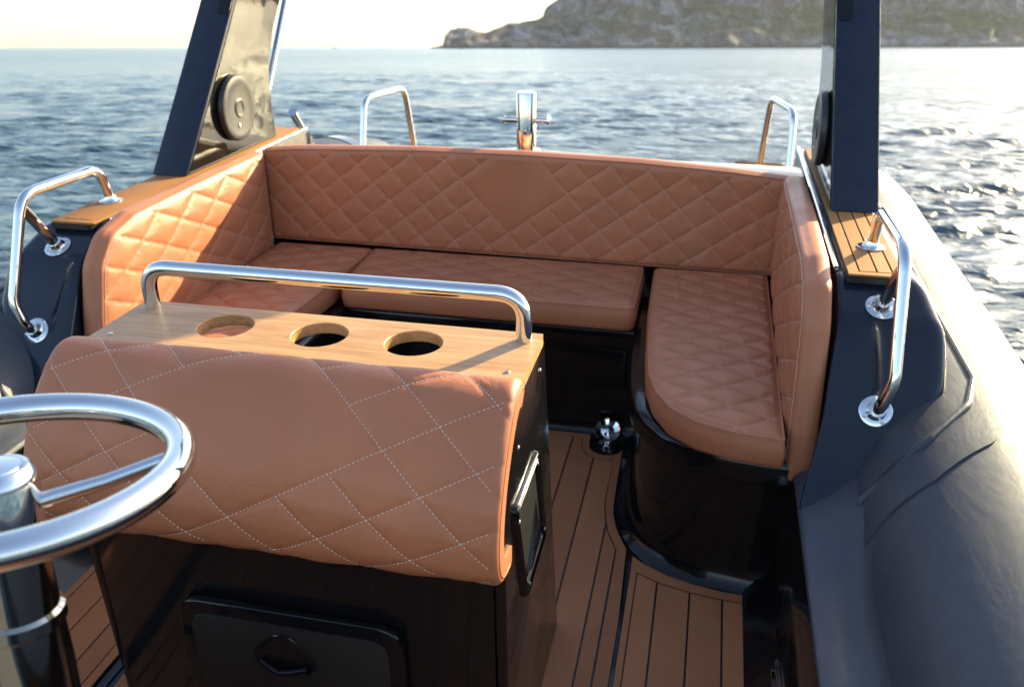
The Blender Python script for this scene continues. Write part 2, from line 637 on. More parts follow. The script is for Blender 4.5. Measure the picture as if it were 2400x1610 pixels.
    for _ in range(3800):
        a = rnd.randrange(60, len(Ls))
        b = rnd.randrange(6, m_ - 1)
        p = Vector(verts[a * m_ + b])
        if p.z < 12 or a < 170 or noise.noise((p.x * 0.016, p.y * 0.016, 2.0)) < -0.05:
            continue
        s = rnd.uniform(0.7, 2.2)
        o_ = len(vs)
        for c in iv:
            k = s * (0.75 + 0.5 * rnd.random())
            vs.append((p.x + c.x * k * 1.3, p.y + c.y * k * 1.3, p.z + c.z * k * 0.8))
        fs += [tuple(i_ + o_ for i_ in f) for f in fi]
    me2 = bpy.data.meshes.new('hillside_scrub')
    me2.from_pydata(vs, [], fs)
    m2 = mat('scrub', (0.08, 0.10, 0.035), 0.9, spec=0.1)
    g2 = N(m2)
    g2.l(g2.ramp(g2.noise(g2.coord(), 0.09, 3), [(0.35, (0.05, 0.065, 0.025)), (0.65, (0.17, 0.165, 0.05))]), g2.b.inputs['Base Color'])
    me2.materials.append(m2)
    s_ = bpy.data.objects.new('hillside_scrub', me2)
    COL.objects.link(s_)
    tag(s_, 'low green scrub dotted over the slopes of the headland', 'scrub', kind='stuff')

build_headland()

# sea air between the boat and the headland
def build_haze():
    m = bpy.data.materials.new('sea_air')
    m.use_nodes = True
    nt = m.node_tree
    nt.nodes.remove(nt.nodes['Principled BSDF'])
    v = nt.nodes.new('ShaderNodeVolumePrincipled')
    v.inputs['Color'].default_value = (0.90, 0.93, 1.0, 1)
    v.inputs['Density'].default_value = 0.00006
    v.inputs['Anisotropy'].default_value = 0.3
    nt.links.new(v.outputs[0], nt.nodes['Material Output'].inputs['Volume'])
    b = MB()
    b.box((-6800, -6800, -1.5), (6800, 6800, 190))
    me = b.mesh('haze')
    me.materials.append(m)
    o = bpy.data.objects.new('haze', me)
    COL.objects.link(o)
    tag(o, 'thin bright sea air over the water', 'haze', kind='stuff')
build_haze()

# ----------------------------------------------------------------------------
# the boat: hull, tubes, pods, deck, seat base
# ----------------------------------------------------------------------------
BOAT = thing('inflatable_boat', (0, 2.0, 0), 'dark inflatable boat with navy tubes, black moulded cockpit and wood decking', 'boat')

# hull with cockpit liner: one closed section run along the boat
sec = [(0.953, -0.008), (0.974, 0.006), (0.984, 0.045), (0.990, 0.25), (0.994, 0.390), (0.999, 0.406), (1.03, 0.400), (1.12, 0.34),
       (1.12, 0.20), (0.80, -0.10), (0.40, -0.26), (0.0, -0.32)]
sec_l = [(-x - (0.03 if x < 1.03 else 0), z) for x, z in sec[:-1]][::-1]
loop = sec + sec_l
m = MB()
m.loft([[(x, y, z) for x, z in loop] for y in (-2.4, -0.6, 0.6, 1.6, 2.6, 3.6, 4.9)])
m.build('hull', 'black', BOAT, angle=40)

# rubber flange between liner and tube
for s in (1, -1):
    fl = [(0.996, 0.411), (0.998, 0.420), (1.006, 0.424), (1.045, 0.418), (1.066, 0.418), (1.092, 0.424), (1.106, 0.436), (1.116, 0.454), (1.14, 0.42), (1.11, 0.37), (1.03, 0.402)]
    m = MB()
    off = 0.03 if s < 0 else 0.0
    def skirt(x, y, z):
        t_ = min(1, max(0, (y - 1.48) / 0.48))
        r_ = 0.155 * t_ * t_ * (3 - 2 * t_)
        f_ = min(1.15, max(0, (x - 0.999) / 0.117))
        zo = 0.454 + r_
        shift = (1.40 - math.sqrt(0.09 - (zo - 0.36) ** 2)) - 1.116
        f2 = f_ ** 1.3
        return (x + f2 * shift, z + f2 * r_)
    lps = []
    for y in list(np.linspace(-2.4, 1.4, 7)) + list(np.linspace(1.45, 1.96, 16)):
        lp = []
        for x, z in fl:
            xs_, zs_ = skirt(x, y, z)
            lp.append((s * (xs_ + off * max(0, 1.13 - x) / 0.13), y, zs_))
        lps.append(lp)
    m.loft(lps)
    m.build('rubber_flange', 'hypalon', BOAT, angle=50)

TX, TZ, TR = 1.40, 0.36, 0.30
def tube_r(y):
    t = min(1, max(0, (y - 4.2) / 1.1))
    return TR * (1 - 0.45 * t * t)
for s in (1, -1):
    ys = list(np.linspace(-2.4, 4.1, 76)) + list(np.linspace(4.15, 5.30, 16))
    loops = []
    seg = 72
    for y in ys:
        r = tube_r(y)
        # cloth is never a perfect cylinder: long soft waves of a few millimetres
        lp = []
        for k in range(seg):
            a = 2 * math.pi * k / seg
            w = 0.0016 * noise.noise((y * 3.0, a * 1.5, s * 4.0))
            lp.append((s * TX + (r + w) * math.cos(a), y, TZ - 0.045 * max(0, (y - 4.15)) + (r + w) * math.sin(a)))
        loops.append(lp)
    yl, rl = 5.30, tube_r(5.30)
    for k in range(1, 7):
        t = k / 6.5 * math.pi / 2
        loops.append([(s * TX + rl * math.cos(t) * math.cos(2 * math.pi * i / seg), yl + 0.10 * math.sin(t), TZ - 0.05 + rl * math.cos(t) * math.sin(2 * math.pi * i / seg)) for i in range(seg)])
    m = MB()
    m.loft(loops)
    tb = m.build('inflatable_tube', 'hypalon', BOAT, angle=60)
    # black band round the tapered stern end
    m = MB()
    prof = []
    for y in (4.62, 4.625, 4.70, 4.78, 4.785):
        prof.append((y, tube_r(y) + (0.006 if 4.622 < y < 4.782 else -0.004)))
    m.loft([[(s * TX + r * math.cos(2 * math.pi * i / 48), y, TZ - 0.045 * (y - 4.15) + r * math.sin(2 * math.pi * i / 48)) for i in range(48)] for y, r in prof])
    m.build('rubber_band', 'rubber', tb)
    # two glued reinforcement patches around the foot of the pod
    def patch(outline, lift):
        """outline (y, angle in degrees) on the tube, dense fill lifted off the cloth"""
        pl = outline
        # scale angles to lengths for rounding and filling
        q2 = [(y, a / 57.3 * TR) for y, a in pl]
        q2 = resample(fillet2(q2, 0.07, 8), 0.015)
        ed = [(i, (i + 1) % len(q2)) for i in range(len(q2))]
        inner = []
        ys_ = [p[0] for p in q2]
        as_ = [p[1] for p in q2]
        def inside(p):
            c = False
            for i in range(len(q2)):
                (x1, y1), (x2, y2) = q2[i], q2[i - 1]
                if (y1 > p[1]) != (y2 > p[1]) and p[0] < (x2 - x1) * (p[1] - y1) / (y2 - y1) + x1:
                    c = not c
            return c
        for u in np.arange(min(ys_), max(ys_), 0.03):
            for v in np.arange(min(as_), max(as_), 0.02):
                if inside((u, v)):
                    inner.append((u, v))
        vv, _, ff, *_r = delaunay_2d_cdt([Vector(p) for p in q2 + inner], ed, [], 1, 1e-5)
        def pt(u, v, l):
            a = v / TR
            w = 0.0016 * noise.noise((u * 3.0, a * 1.5, s * 4.0))
            # the angle is given for starboard; mirror for port
            return (s * (TX + (TR + l + w) * math.cos(a)), u, TZ + (TR + l + w) * math.sin(a))
        mm = MB()
        mm.add([pt(p.x, p.y, lift) for p in vv], [tuple(f) for f in ff])
        nb = len(q2)
        mm.add([pt(u, v, lift) for u, v in q2] + [pt(u, v, -0.002) for u, v in q2], [(i, (i + 1) % nb, nb + (i + 1) % nb, nb + i) for i in range(nb)])
        return mm
    p2 = [(4.0, 82), (2.9, 83), (2.4, 83.5), (1.99, 84), (1.80, 95), (1.69, 122), (1.635, 160), (1.62, 182), (4.0, 182)]
    patch(p2, 0.0045).build('reinforcement_patch', 'hypalon', tb, angle=30, merge=True)
    p1 = [(4.0, 92), (2.45, 92), (2.09, 91.5), (1.955, 99), (1.83, 120), (1.77, 155), (1.745, 182), (4.0, 182)]
    patch(p1, 0.0095).build('reinforcement_patch', 'hypalon', tb, angle=30, merge=True)
    # raised welt along the edge of the inner patch
    m = MB()
    w2 = fillet2([(y, a / 57.3 * TR) for y, a in [(4.0, 92), (2.45, 92), (2.09, 91.5), (1.955, 99), (1.83, 120), (1.77, 155), (1.745, 178)]], [0, .07, .07, .07, .07, .07, 0], 8)
    m.tube([(s * (TX + (TR + 0.007) * math.cos(v / TR)), u, TZ + (TR + 0.007) * math.sin(v / TR)) for u, v in w2], 0.0095, 10)
    m.build('welt', 'hypalon', tb)

# side pods that carry the coaming
def pod_z(y):
    return float(np.interp(y, [1.70, 1.75, 1.80, 1.87, 1.957, 2.085, 2.112, 2.205, 2.225, 2.25, 3.66, 3.70, 3.80, 3.95, 4.10],
                              [0.28, 0.355, 0.418, 0.488, 0.600, 0.775, 0.800, 0.852, 0.861, 0.864, 0.864, 0.862, 0.74, 0.55, 0.38]))
def pod_xo(y):
    return float(np.interp(y, [1.70, 1.80, 1.90, 1.957, 2.03, 2.11, 2.22, 2.4, 3.7, 4.1], [1.16, 1.24, 1.287, 1.302, 1.315, 1.315, 1.285, 1.268, 1.262, 1.25]))
for s in (1, -1):
    loops = []
    for y in [1.70, 1.74, 1.78, 1.82, 1.86, 1.90, 1.93, 1.957, 1.99, 2.03, 2.06, 2.085, 2.098, 2.112, 2.13, 2.17, 2.195, 2.205, 2.215, 2.225, 2.25, 2.32, 2.5, 3.0, 3.4, 3.62, 3.66, 3.69, 3.72, 3.80, 3.90, 4.0, 4.10]:
        z = pod_z(y)
        xo = pod_xo(y)
        xi = float(np.interp(y, [1.70, 1.83, 1.95, 2.10], [0.997, 0.999, 1.040, 1.062]))
        zb = min(z - 0.05, 0.28)
        lp = [(xi - 0.004, zb), (xi, z - 0.012), (xi + 0.003, z - 0.004), (xi + 0.010, z), (xi + 0.06, z), (xo - 0.045, z)]
        rr = 0.035 if y > 1.95 else 0.02
        for k in range(1, 6):
            a = k / 5 * math.pi / 2 * 0.86
            lp.append((xo - 0.045 + (0.045) * math.sin(a), z - rr * (1 - math.cos(a))))
        lp += [(xo + 0.012, z - 0.08 if z - 0.08 > zb else zb + 0.02), (xo + 0.03, zb + 0.01), (xo + 0.03, zb - 0.02)]
        loops.append([(s * x, y, zz) for x, zz in lp])
    m = MB()
    m.loft(loops)
    pod = m.build('side_pod', 'navy', BOAT, angle=24)
    # polished lip along the inner edge of the coaming
    m = MB()
    m.tube([(s * 1.064, y, pod_z(y) + 0.006) for y in np.linspace(2.26, 3.68, 12)], 0.0065, 10)
    m.build('edge_strip', 'steel_plate', pod)
    # rubber seat the teak sits in
    out = fillet2([(1.082, 2.19), (1.222, 2.19), (1.222, 3.63), (1.082, 3.63)], 0.012, 5)
    m = MB()
    m.prism([(s * x, y) for x, y in out], lambda u, v, t: (u, v, t), 0.858, 0.8725)
    m.build('teak_seat', 'caulk', pod)

# teak on the coamings
def planks(parent, pieces, z0, z1, material, bevel=0.0008):
    for pl in pieces:
        m = MB()
        m.prism(pl, lambda u, v, t: (u, v, t), z0, z1)
        m.build('plank', material, parent, bevel=bevel, seg=1)

g_ = 0.0022
right_top = MB()
right_top.prism(fillet2([(1.084, 2.193), (1.220, 2.193), (1.220, 3.628), (1.084, 3.628)], 0.010, 4), lambda u, v, t: (u, v, t), 0.8725, 0.8745)
RT = right_top.build('coaming_top', 'caulk', BOAT)
band = [(1.086, 2.195), (1.218, 2.195), (1.218, 2.217), (1.114 - g_, 2.217), (1.114 - g_, 3.626), (1.086, 3.626)]
pieces = [band]
for x0, x1 in ((1.114, 1.157), (1.157, 1.194), (1.194, 1.218 + g_)):
    pieces.append([(x0 + g_, 2.217 + 2 * g_), (x1 - g_, 2.217 + 2 * g_), (x1 - g_, 3.626), (x0 + g_, 3.626)])
planks(RT, pieces, 0.874, 0.8795, 'coaming')
left_top = MB()
left_top.prism([(-x, y) for x, y in fillet2([(1.072, 2.193), (1.220, 2.193), (1.220, 3.640), (1.072, 3.640)], [0.012, 0.012, 0.02, 0.02], 5)], lambda u, v, t: (u, v, t), 0.873, 0.880)
LT = left_top.build('coaming_top', 'coaming', BOAT, bevel=0.0015)
m = MB()
m.box((-1.190, 2.222, 0.8795), (-1.148, 2.2245, 0.8808))
m.box((-1.190, 2.222, 0.8795), (-1.1875, 2.236, 0.8808))
m.box((-1.140, 2.222, 0.8795), (-1.100, 2.2245, 0.8808))
m.box((-1.140, 2.222, 0.8795), (-1.1375, 2.232, 0.8808))
m.build('groove_mark', 'caulk', LT)

# U-shaped seat base swept along the cockpit edge
half = [(1.03, 2.012), (0.918, 2.016), (0.82, 2.030), (0.734, 2.058), (0.678, 2.095), (0.632, 2.150), (0.600, 2.215), (0.580, 2.30), (0.566, 2.40), (0.556, 2.52), (0.548, 2.70), (0.546, 2.77)]
path = [Vector((x, y, 0)) for x, y in half] + [Vector((-x, y, 0)) for x, y in half[::-1]]
prof_b = [(0.050, -0.004), (0.034, 0.002), (0.016, 0.014), (0.005, 0.034), (0.001, 0.06), (0.0, 0.12), (0.001, 0.335), (0.003, 0.352), (0.010, 0.356), (0.024, 0.358), (0.029, 0.364), (0.030, 0.372),
          (0.030, 0.412), (0.027, 0.424), (0.018, 0.432), (0.0, 0.434), (-0.10, 0.434), (-0.10, 0.30), (-0.06, -0.02)]
loops = []
for i, p in enumerate(path):
    a = path[max(0, i - 1)]
    b = path[min(len(path) - 1, i + 1)]
    t0 = (p - a).normalized() if i > 0 else (b - p).normalized()
    t1 = (b - p).normalized() if i < len(path) - 1 else t0
    n0 = Vector((-t0.y, t0.x, 0))
    n1 = Vector((-t1.y, t1.x, 0))
    nn = (n0 + n1).normalized()
    k = 1 / max(0.5, nn.dot(n0))
    # cockpit opening lies on the right of travel at the start
    if i == 0:
        sgn = 1 if nn.y < 0 else -1
    loops.append([(p.x + sgn * nn.x * u * k, p.y + sgn * nn.y * u * k, z) for u, z in prof_b])
m = MB()
m.loft(loops)
SB = m.build('seat_base', 'black', BOAT, angle=40)
m = MB()
for s in (1, -1):
    m.prism([(s * x, y) for x, y in [(0.66, 2.17), (0.80, 2.09), (1.05, 2.07), (1.05, 3.3), (0.62, 3.3), (0.62, 2.4)]], lambda u, v, t: (u, v, t), 0.30, 0.4335)
m.box((-0.618, 2.84, 0.30), (0.618, 3.30, 0.4325))
m.build('seat_top', 'black', SB)
# locker lids in the front of the bench base
for x0, x1 in ((-0.50, -0.015), (0.015, 0.50)):
    m = MB()
    m.prism(fillet2([(x0, 0.185), (x1, 0.185), (x1, 0.335), (x0, 0.335)], 0.012, 4), lambda u, v, t: (u, t, v), 2.7645, 2.775)
    m.build('locker_lid', 'black', SB, bevel=0.002)
# bulkhead behind the backrests, stern deck, transom and stern platform
m = MB()
m.box((-1.055, 3.215, 0.30), (1.055, 3.235, 0.84))
m.build('bulkhead', 'black', BOAT, bevel=0.003)
dk = [(-1.058, 3.20), (1.058, 3.20), (1.058, 3.375), (0.85, 3.38), (0.6, 3.39), (0.3, 3.43), (0.0, 3.50), (-0.3, 3.43), (-0.6, 3.37), (-0.85, 3.35), (-1.058, 3.34)]
m = MB()
m.prism(dk, lambda u, v, t: (u, v, t), 0.842, 0.866)
m.build('stern_deck', 'black', BOAT, bevel=0.006, seg=3)
m = MB()
m.prism([(x, y - 0.02) for x, y in dk if y > 3.3] , lambda u, v, t: (u, v, t), 0.30, 0.841)
m.build('transom', 'black', BOAT)
m = MB()
m.prism(fillet2([(-1.18, 3.30), (1.18, 3.30), (1.20, 4.9), (0.9, 5.05), (-0.9, 5.05), (-1.20, 4.9)], 0.05), lambda u, v, t: (u, v, t), 0.10, 0.468)
SP = m.build('stern_platform', 'black', BOAT, bevel=0.006)
for s in (1, -1):
    out = fillet2([(0.80, 4.10), (1.17, 4.10), (1.19, 4.86), (1.10, 4.965), (0.88, 4.99), (0.80, 4.90)], 0.05, 6)
    m = MB()
    m.prism([(s * x, y) for x, y in out], lambda u, v, t: (u, v, t), 0.467, 0.482)
    pad = m.build('stern_pad', 'coaming', SP, bevel=0.002)
    m = MB()
    m.tube(fillet([(s * 0.86, 4.985, 0.490), (s * 1.10, 4.965, 0.492), (s * 1.185, 4.86, 0.490)], 0.06), 0.013, 10)
    m.build('pad_lip', 'coaming', pad)

# cockpit floor: black caulked sheet and planks laid on it
def deck(name, outer, inner, seams, zf=0.0):
    m = MB()
    m.prism(outer, lambda u, v, t: (u, v, t), -0.0075, zf + 0.0005)
    base = m.build(name, 'caulk', BOAT)
    # border plank: ring between outer and inner outlines, split in quads along the matched points
    m = MB()
    n = len(outer)
    ins = []
    cx = sum(p[0] for p in inner) / len(inner)
    for i in range(n):
        a, b = Vector(outer[i]), Vector(inner[i])
        d = (a - b).normalized()
        ins.append((tuple(b + d * 0.0034), tuple(a)))
    vs = []
    for b, a in ins:
        vs += [(a[0], a[1], -0.002), (a[0], a[1], zf + 0.004), (b[0], b[1], zf + 0.004), (b[0], b[1], -0.002)]
    fs = []
    for i in range(n - 1):
        for k in range(4):
            fs.append((i * 4 + k, i * 4 + (k + 1) % 4, (i + 1) * 4 + (k + 1) % 4, (i + 1) * 4 + k))
    fs += [(3, 2, 1, 0), tuple((n - 1) * 4 + k for k in range(4))]
    m.add(vs, fs)
    m.build('border_plank', 'teak', base, angle=30)
    for x0, x1 in zip(seams[:-1], seams[1:]):
        pl = clip_strip(inner, x0 + 0.0026, x1 - 0.0026)
        if len(pl) < 3:
            continue
        m = MB()
        m.prism([(x, y - 0.0026 if y > 1.0 else y) for x, y in pl], lambda u, v, t: (u, v, t), -0.002, zf + 0.004)
        m.build('plank', 'teak', base, bevel=0.0006, seg=1)
    return base

def notch(x, y, r, n=8):
    return [(x + r * math.cos(math.pi + math.pi * k / n * 0.86), y + r * math.sin(math.pi + math.pi * k / n * 0.86)) for k in range(n + 1)]

oh = [(0.589, -2.2), (0.589, 1.82), (0.5785, 2.110), (0.556, 2.160), (0.538, 2.205), (0.522, 2.27), (0.515, 2.335), (0.511, 2.50), (0.509, 2.660)]
ih = [(0.549, -2.2), (0.549, 1.82), (0.5480, 2.100), (0.530, 2.145), (0.512, 2.190), (0.496, 2.26), (0.4855, 2.335), (0.4845, 2.46), (0.4840, 2.585)]
no = notch(0.450, 2.672, 0.062)[::-1]
ni = [(0.472, 2.582), (0.458, 2.580), (0.440, 2.580), (0.420, 2.584), (0.400, 2.596), (0.382, 2.615), (0.369, 2.640), (0.362, 2.665), (0.358, 2.690)]
oh += no + [(0.383, 2.746)]
ih += ni + [(0.356, 2.714)]
outer = oh + [(-x, y) for x, y in oh[::-1]]
inner = ih + [(-x, y) for x, y in ih[::-1]]
seams = [-0.549, -0.505, -0.416, -0.324, -0.232, -0.140, -0.047, 0.047, 0.140, 0.232, 0.324, 0.416, 0.505, 0.549]
deck('cockpit_deck', outer, inner, seams)
ro = [(0.601, -2.2), (0.601, 2.082), (0.640, 2.050), (0.702, 2.017), (0.770, 1.996), (0.850, 1.981), (0.949, 1.976), (0.949, -2.2)]
ri = [(0.619, -2.2), (0.619, 2.012), (0.646, 1.998), (0.690, 1.978), (0.767, 1.960), (0.845, 1.949), (0.918, 1.945), (0.918, -2.2)]
deck('side_deck', ro, ri, [0.619, 0.679, 0.770, 0.858, 0.918])
def lx(x):
    return float(np.interp(x, [0.601, 0.619, 0.679, 0.770, 0.858, 0.918, 0.949], [0.643, 0.669, 0.732, 0.820, 0.909, 0.969, 1.004]))
deck('side_deck', [(-lx(x), y) for x, y in ro], [(-lx(x), y) for x, y in ri], sorted(-lx(x) for x in [0.619, 0.679, 0.770, 0.858, 0.918]))
# bright bead along the joint between the deck panels
for s, x in ((1, 0.595), (-1, 0.616)):
    m = MB()
    m.box((s * x - 0.004, -2.2, -0.007), (s * x + 0.004, 2.06, -0.001))
    m.build('deck_joint', 'navy', BOAT)

# ----------------------------------------------------------------------------
# cushions
# ----------------------------------------------------------------------------
class Lattice:
    """stitch lines: p = o + i*a + j*b, seams at integer i and j, with an optional plain field"""
    def __init__(self, o, a, b, plain=None):
        self.o = np.array(o)
        self.a = np.array(a)
        self.b = np.array(b)
        Mx = np.stack([self.a, self.b], 1)
        self.inv = np.linalg.inv(Mx)
        det = abs(np.linalg.det(Mx))
        self.di = det / np.linalg.norm(self.b)     # distance between lines of constant i
        self.dj = det / np.linalg.norm(self.a)
        self.plain = plain                          # (i0, i1, j0, j1)
    def ij(self, p):
        return (np.asarray(p) - self.o) @ self.inv.T
    def dist(self, p):
        ij = self.ij(p)
        i, j = ij[..., 0], ij[..., 1]
        fi = np.abs(i - np.round(i)) * self.di
        fj = np.abs(j - np.round(j)) * self.dj
        if self.plain:
            i0, i1, j0, j1 = self.plain
            e = 1e-6
            ri, rj = np.round(i), np.round(j)
            ini = (ri > i0 + e) & (ri < i1 - e) & (j > j0) & (j < j1)
            inj = (rj > j0 + e) & (rj < j1 - e) & (i > i0) & (i < i1)
            fi = np.where(ini, 1.0, fi)
            fj = np.where(inj, 1.0, fj)
        return np.minimum(fi, fj)
    def dashes(self, lo, hi, pitch):
        """centres and directions of the stitches inside a box"""
        cs = np.array([(x, y) for x in (lo[0], hi[0]) for y in (lo[1], hi[1])])
        ij = self.ij(cs)
        i0, j0 = np.floor(ij.min(0)).astype(int)
        i1, j1 = np.ceil(ij.max(0)).astype(int)
        out = []
        for fam in (0, 1):
            d = self.b if fam == 0 else self.a
            L = np.linalg.norm(d)
            rng_ = range(i0, i1 + 1) if fam == 0 else range(j0, j1 + 1)
            t0, t1 = (j0, j1) if fam == 0 else (i0, i1)
            nn = int((t1 - t0) * L / pitch)
            tt = t0 + (np.arange(nn) + 0.5) * pitch / L
            for k in rng_:
                for t in tt:
                    i, j = (k, t) if fam == 0 else (t, k)
                    if self.plain:
                        a0, a1, b0, b1 = self.plain
                        if fam == 0 and a0 + 1e-6 < k < a1 - 1e-6 and b0 < t < b1:
                            continue
                        if fam == 1 and b0 + 1e-6 < k < b1 - 1e-6 and a0 < t < a1:
                            continue
                    p = self.o + i * self.a + j * self.b
                    if lo[0] <= p[0] <= hi[0] and lo[1] <= p[1] <= hi[1]:
                        out.append((p, d / L))
        return out

def outline_dist(P, poly):
    """distance of points to a closed polygon line"""
    P = np.asarray(P)
    poly = np.asarray(poly)
    best = np.full(len(P), 9.0)
    for i in range(len(poly)):
        a, b = poly[i - 1], poly[i]
        ab = b - a
        L2 = ab @ ab
        if L2 < 1e-12:
            continue
        t = np.clip(((P - a) @ ab) / L2, 0, 1)
        d = np.linalg.norm(P - (a + t[:, None] * ab), axis=1)
        best = np.minimum(best, d)
    return best

def inside_poly(P, poly):
    P = np.asarray(P)
    poly = np.asarray(poly)
    c = np.zeros(len(P), bool)
    for i in range(len(poly)):
        (x1, y1), (x2, y2) = poly[i], poly[i - 1]
        if y1 == y2:
            continue
        hit = ((y1 > P[:, 1]) != (y2 > P[:, 1])) & (P[:, 0] < (x2 - x1) * (P[:, 1] - y1) / (y2 - y1) + x1)
        c ^= hit
    return c

def quilted_cushion(root, poly, lat, thick, fn, puff=0.0045, groove=0.0028, gw=0.0045, round_r=0.018, grid=0.0065, stitch=(0.0045, 0.0068, 0.0017),
                    border=0.0, seed=0, piping=True, bulge=0.006, dome=0.0, soft_amp=0.0030, border_stitch=True):
    """poly (u, v) outline; fn(u, v, h) -> boat point with h the height over the face plane"""
    poly = resample(poly, 0.010)
    arr = np.array(poly)
    area = 0.5 * np.sum(arr[:, 0] * np.roll(arr[:, 1], -1) - np.roll(arr[:, 0], -1) * arr[:, 1])
    if area < 0:
        poly = poly[::-1]
        arr = arr[::-1]
    t = np.roll(arr, -1, 0) - np.roll(arr, 1, 0)
    t /= np.linalg.norm(t, axis=1)[:, None] + 1e-12
    nrm = np.stack([-t[:, 1], t[:, 0]], 1)                    # inward
    def height(P):
        P = np.asarray(P, float)
        d = outline_dist(P, arr)
        q_ = lat.dist(P)
        if border:
            q_ = np.where(d < border, 1.0, q_)
            q_ = np.minimum(q_, np.abs(d - border))
        h = puff * (1 - np.exp(-(q_ / 0.022) ** 2)) - groove * np.exp(-(q_ / gw) ** 2)
        dd = np.clip(d, 0, round_r)
        rr = -round_r + np.sqrt(np.maximum(0, round_r ** 2 - (round_r - dd) ** 2))
        fade = np.clip(d / 0.012, 0, 1)
        soft = np.array([soft_amp * noise.noise((p[0] * 4.5 + seed, p[1] * 4.5, seed * 1.7)) for p in P])
        pk = np.array([noise.noise((p[0] * 70, p[1] * 70, seed * 3.1)) for p in P]) * 0.0011 * np.exp(-(q_ / 0.013) ** 2)
        return rr + (h + soft + pk) * fade + dome * (1 - np.exp(-(d / 0.075) ** 2))
    rings = []
    for k in (0.0008, 0.003, 0.0065, 0.0115, 0.0165):
        r_ = arr + nrm * k
        ok = (outline_dist(r_, arr) > k * 0.85)
        rings.append(r_[ok])
    lo, hi = arr.min(0), arr.max(0)
    gu, gv = np.meshgrid(np.arange(lo[0], hi[0], grid), np.arange(lo[1], hi[1], grid * 0.9), indexing='ij')
    gu = gu + (np.arange(gu.shape[1]) % 2)[None, :] * grid * 0.5
    G = np.stack([gu.ravel(), gv.ravel()], 1)
    G = G[inside_poly(G, arr)]
    G = G[outline_dist(G, arr) > 0.020]
    pts = np.concatenate([arr] + rings + [G])
    ed = [(i, (i + 1) % len(arr)) for i in range(len(arr))]
    vv, _, ff, *_r = delaunay_2d_cdt([Vector(p) for p in pts], ed, [], 1, 1e-6)
    P = np.array([tuple(p) for p in vv])
    Hh = height(P)
    m = MB()
    m.add([fn(P[i, 0], P[i, 1], Hh[i]) for i in range(len(P))], [tuple(f) for f in ff])
    # side wall and back
    nb = len(arr)
    lev = [-round_r, -round_r - 0.012, -thick * 0.5, -thick + 0.014, -thick + 0.004, -thick]
    ofs = [0, -bulge * 0.6, -bulge, -bulge * 0.5, 0.001, 0.008]
    rows = []
    for L_, o_ in zip(lev, ofs):
        rows.append([fn(*(arr[i] + nrm[i] * o_), L_) for i in range(nb)])
    fs = []
    for a in range(len(rows) - 1):
        for i in range(nb):
            j = (i + 1) % nb
            fs.append((a * nb + i, a * nb + j, (a + 1) * nb + j, (a + 1) * nb + i))
    fs.append(tuple((len(rows) - 1) * nb + i for i in range(nb)))
    m.add([p for r_ in rows for p in r_], fs)
    body = m.build('cover', 'leather', root, angle=50, merge=True)
    if piping:
        pm = MB()
        pp = arr + nrm * 0.0025
        pm.tube([fn(p[0], p[1], -round_r * 0.42) for p in pp], 0.0032, 8, closed=True)
        pm.build('piping', 'leather', body)
    # stitches
    ln, pitch, w = stitch
    das = lat.dashes(lo, hi, pitch)
    C_ = np.array([d[0] for d in das])
    T_ = np.array([d[1] for d in das])
    ins = inside_poly(C_, arr)
    dd = outline_dist(C_, arr)
    keep = ins & (dd > max(border, 0.014))
    C_, T_ = C_[keep], T_[keep]
    if border and border_stitch:
        # a row of stitches round the border seam
        bl = arr + nrm * (border + 0.004)
        seglen = np.linalg.norm(np.roll(bl, -1, 0) - bl, axis=1)
        cum = np.concatenate([[0], np.cumsum(seglen)])
        s_ = np.arange(0, cum[-1], pitch)
        bx = np.interp(s_, cum, np.append(bl[:, 0], bl[0, 0]))
        by = np.interp(s_, cum, np.append(bl[:, 1], bl[0, 1]))
        bc = np.stack([bx, by], 1)
        bt = np.roll(bc, -1, 0) - np.roll(bc, 1, 0)
        bt /= np.linalg.norm(bt, axis=1)[:, None] + 1e-12
        C_ = np.concatenate([C_, bc])
        T_ = np.concatenate([T_, bt])
    sm = MB()
    E0 = height(C_ - T_ * ln / 2)
    E1 = height(C_ + T_ * ln / 2)
    for k in range(len(C_)):
        a = C_[k] - T_[k] * ln / 2
        b = C_[k] + T_[k] * ln / 2
        nn = np.array([-T_[k][1], T_[k][0]]) * w / 2
        c = C_[k]
        e = 0.0009
        vs = [fn(*(a - nn), E0[k] - 0.0004), fn(*(a + nn), E0[k] - 0.0004), fn(*(b + nn), E1[k] - 0.0004), fn(*(b - nn), E1[k] - 0.0004),
              fn(*(c - nn * 0.6 - T_[k] * ln * 0.3), (E0[k] + E1[k]) / 2 + e), fn(*(c + nn * 0.6 - T_[k] * ln * 0.3), (E0[k] + E1[k]) / 2 + e),
              fn(*(c + nn * 0.6 + T_[k] * ln * 0.3), (E0[k] + E1[k]) / 2 + e), fn(*(c - nn * 0.6 + T_[k] * ln * 0.3), (E0[k] + E1[k]) / 2 + e)]
        sm.add(vs, [(4, 5, 6, 7), (0, 1, 5, 4), (1, 2, 6, 5), (2, 3, 7, 6), (3, 0, 4, 7)])
    sm.build('stitching', 'stitch', body, kind='stuff')
    return body

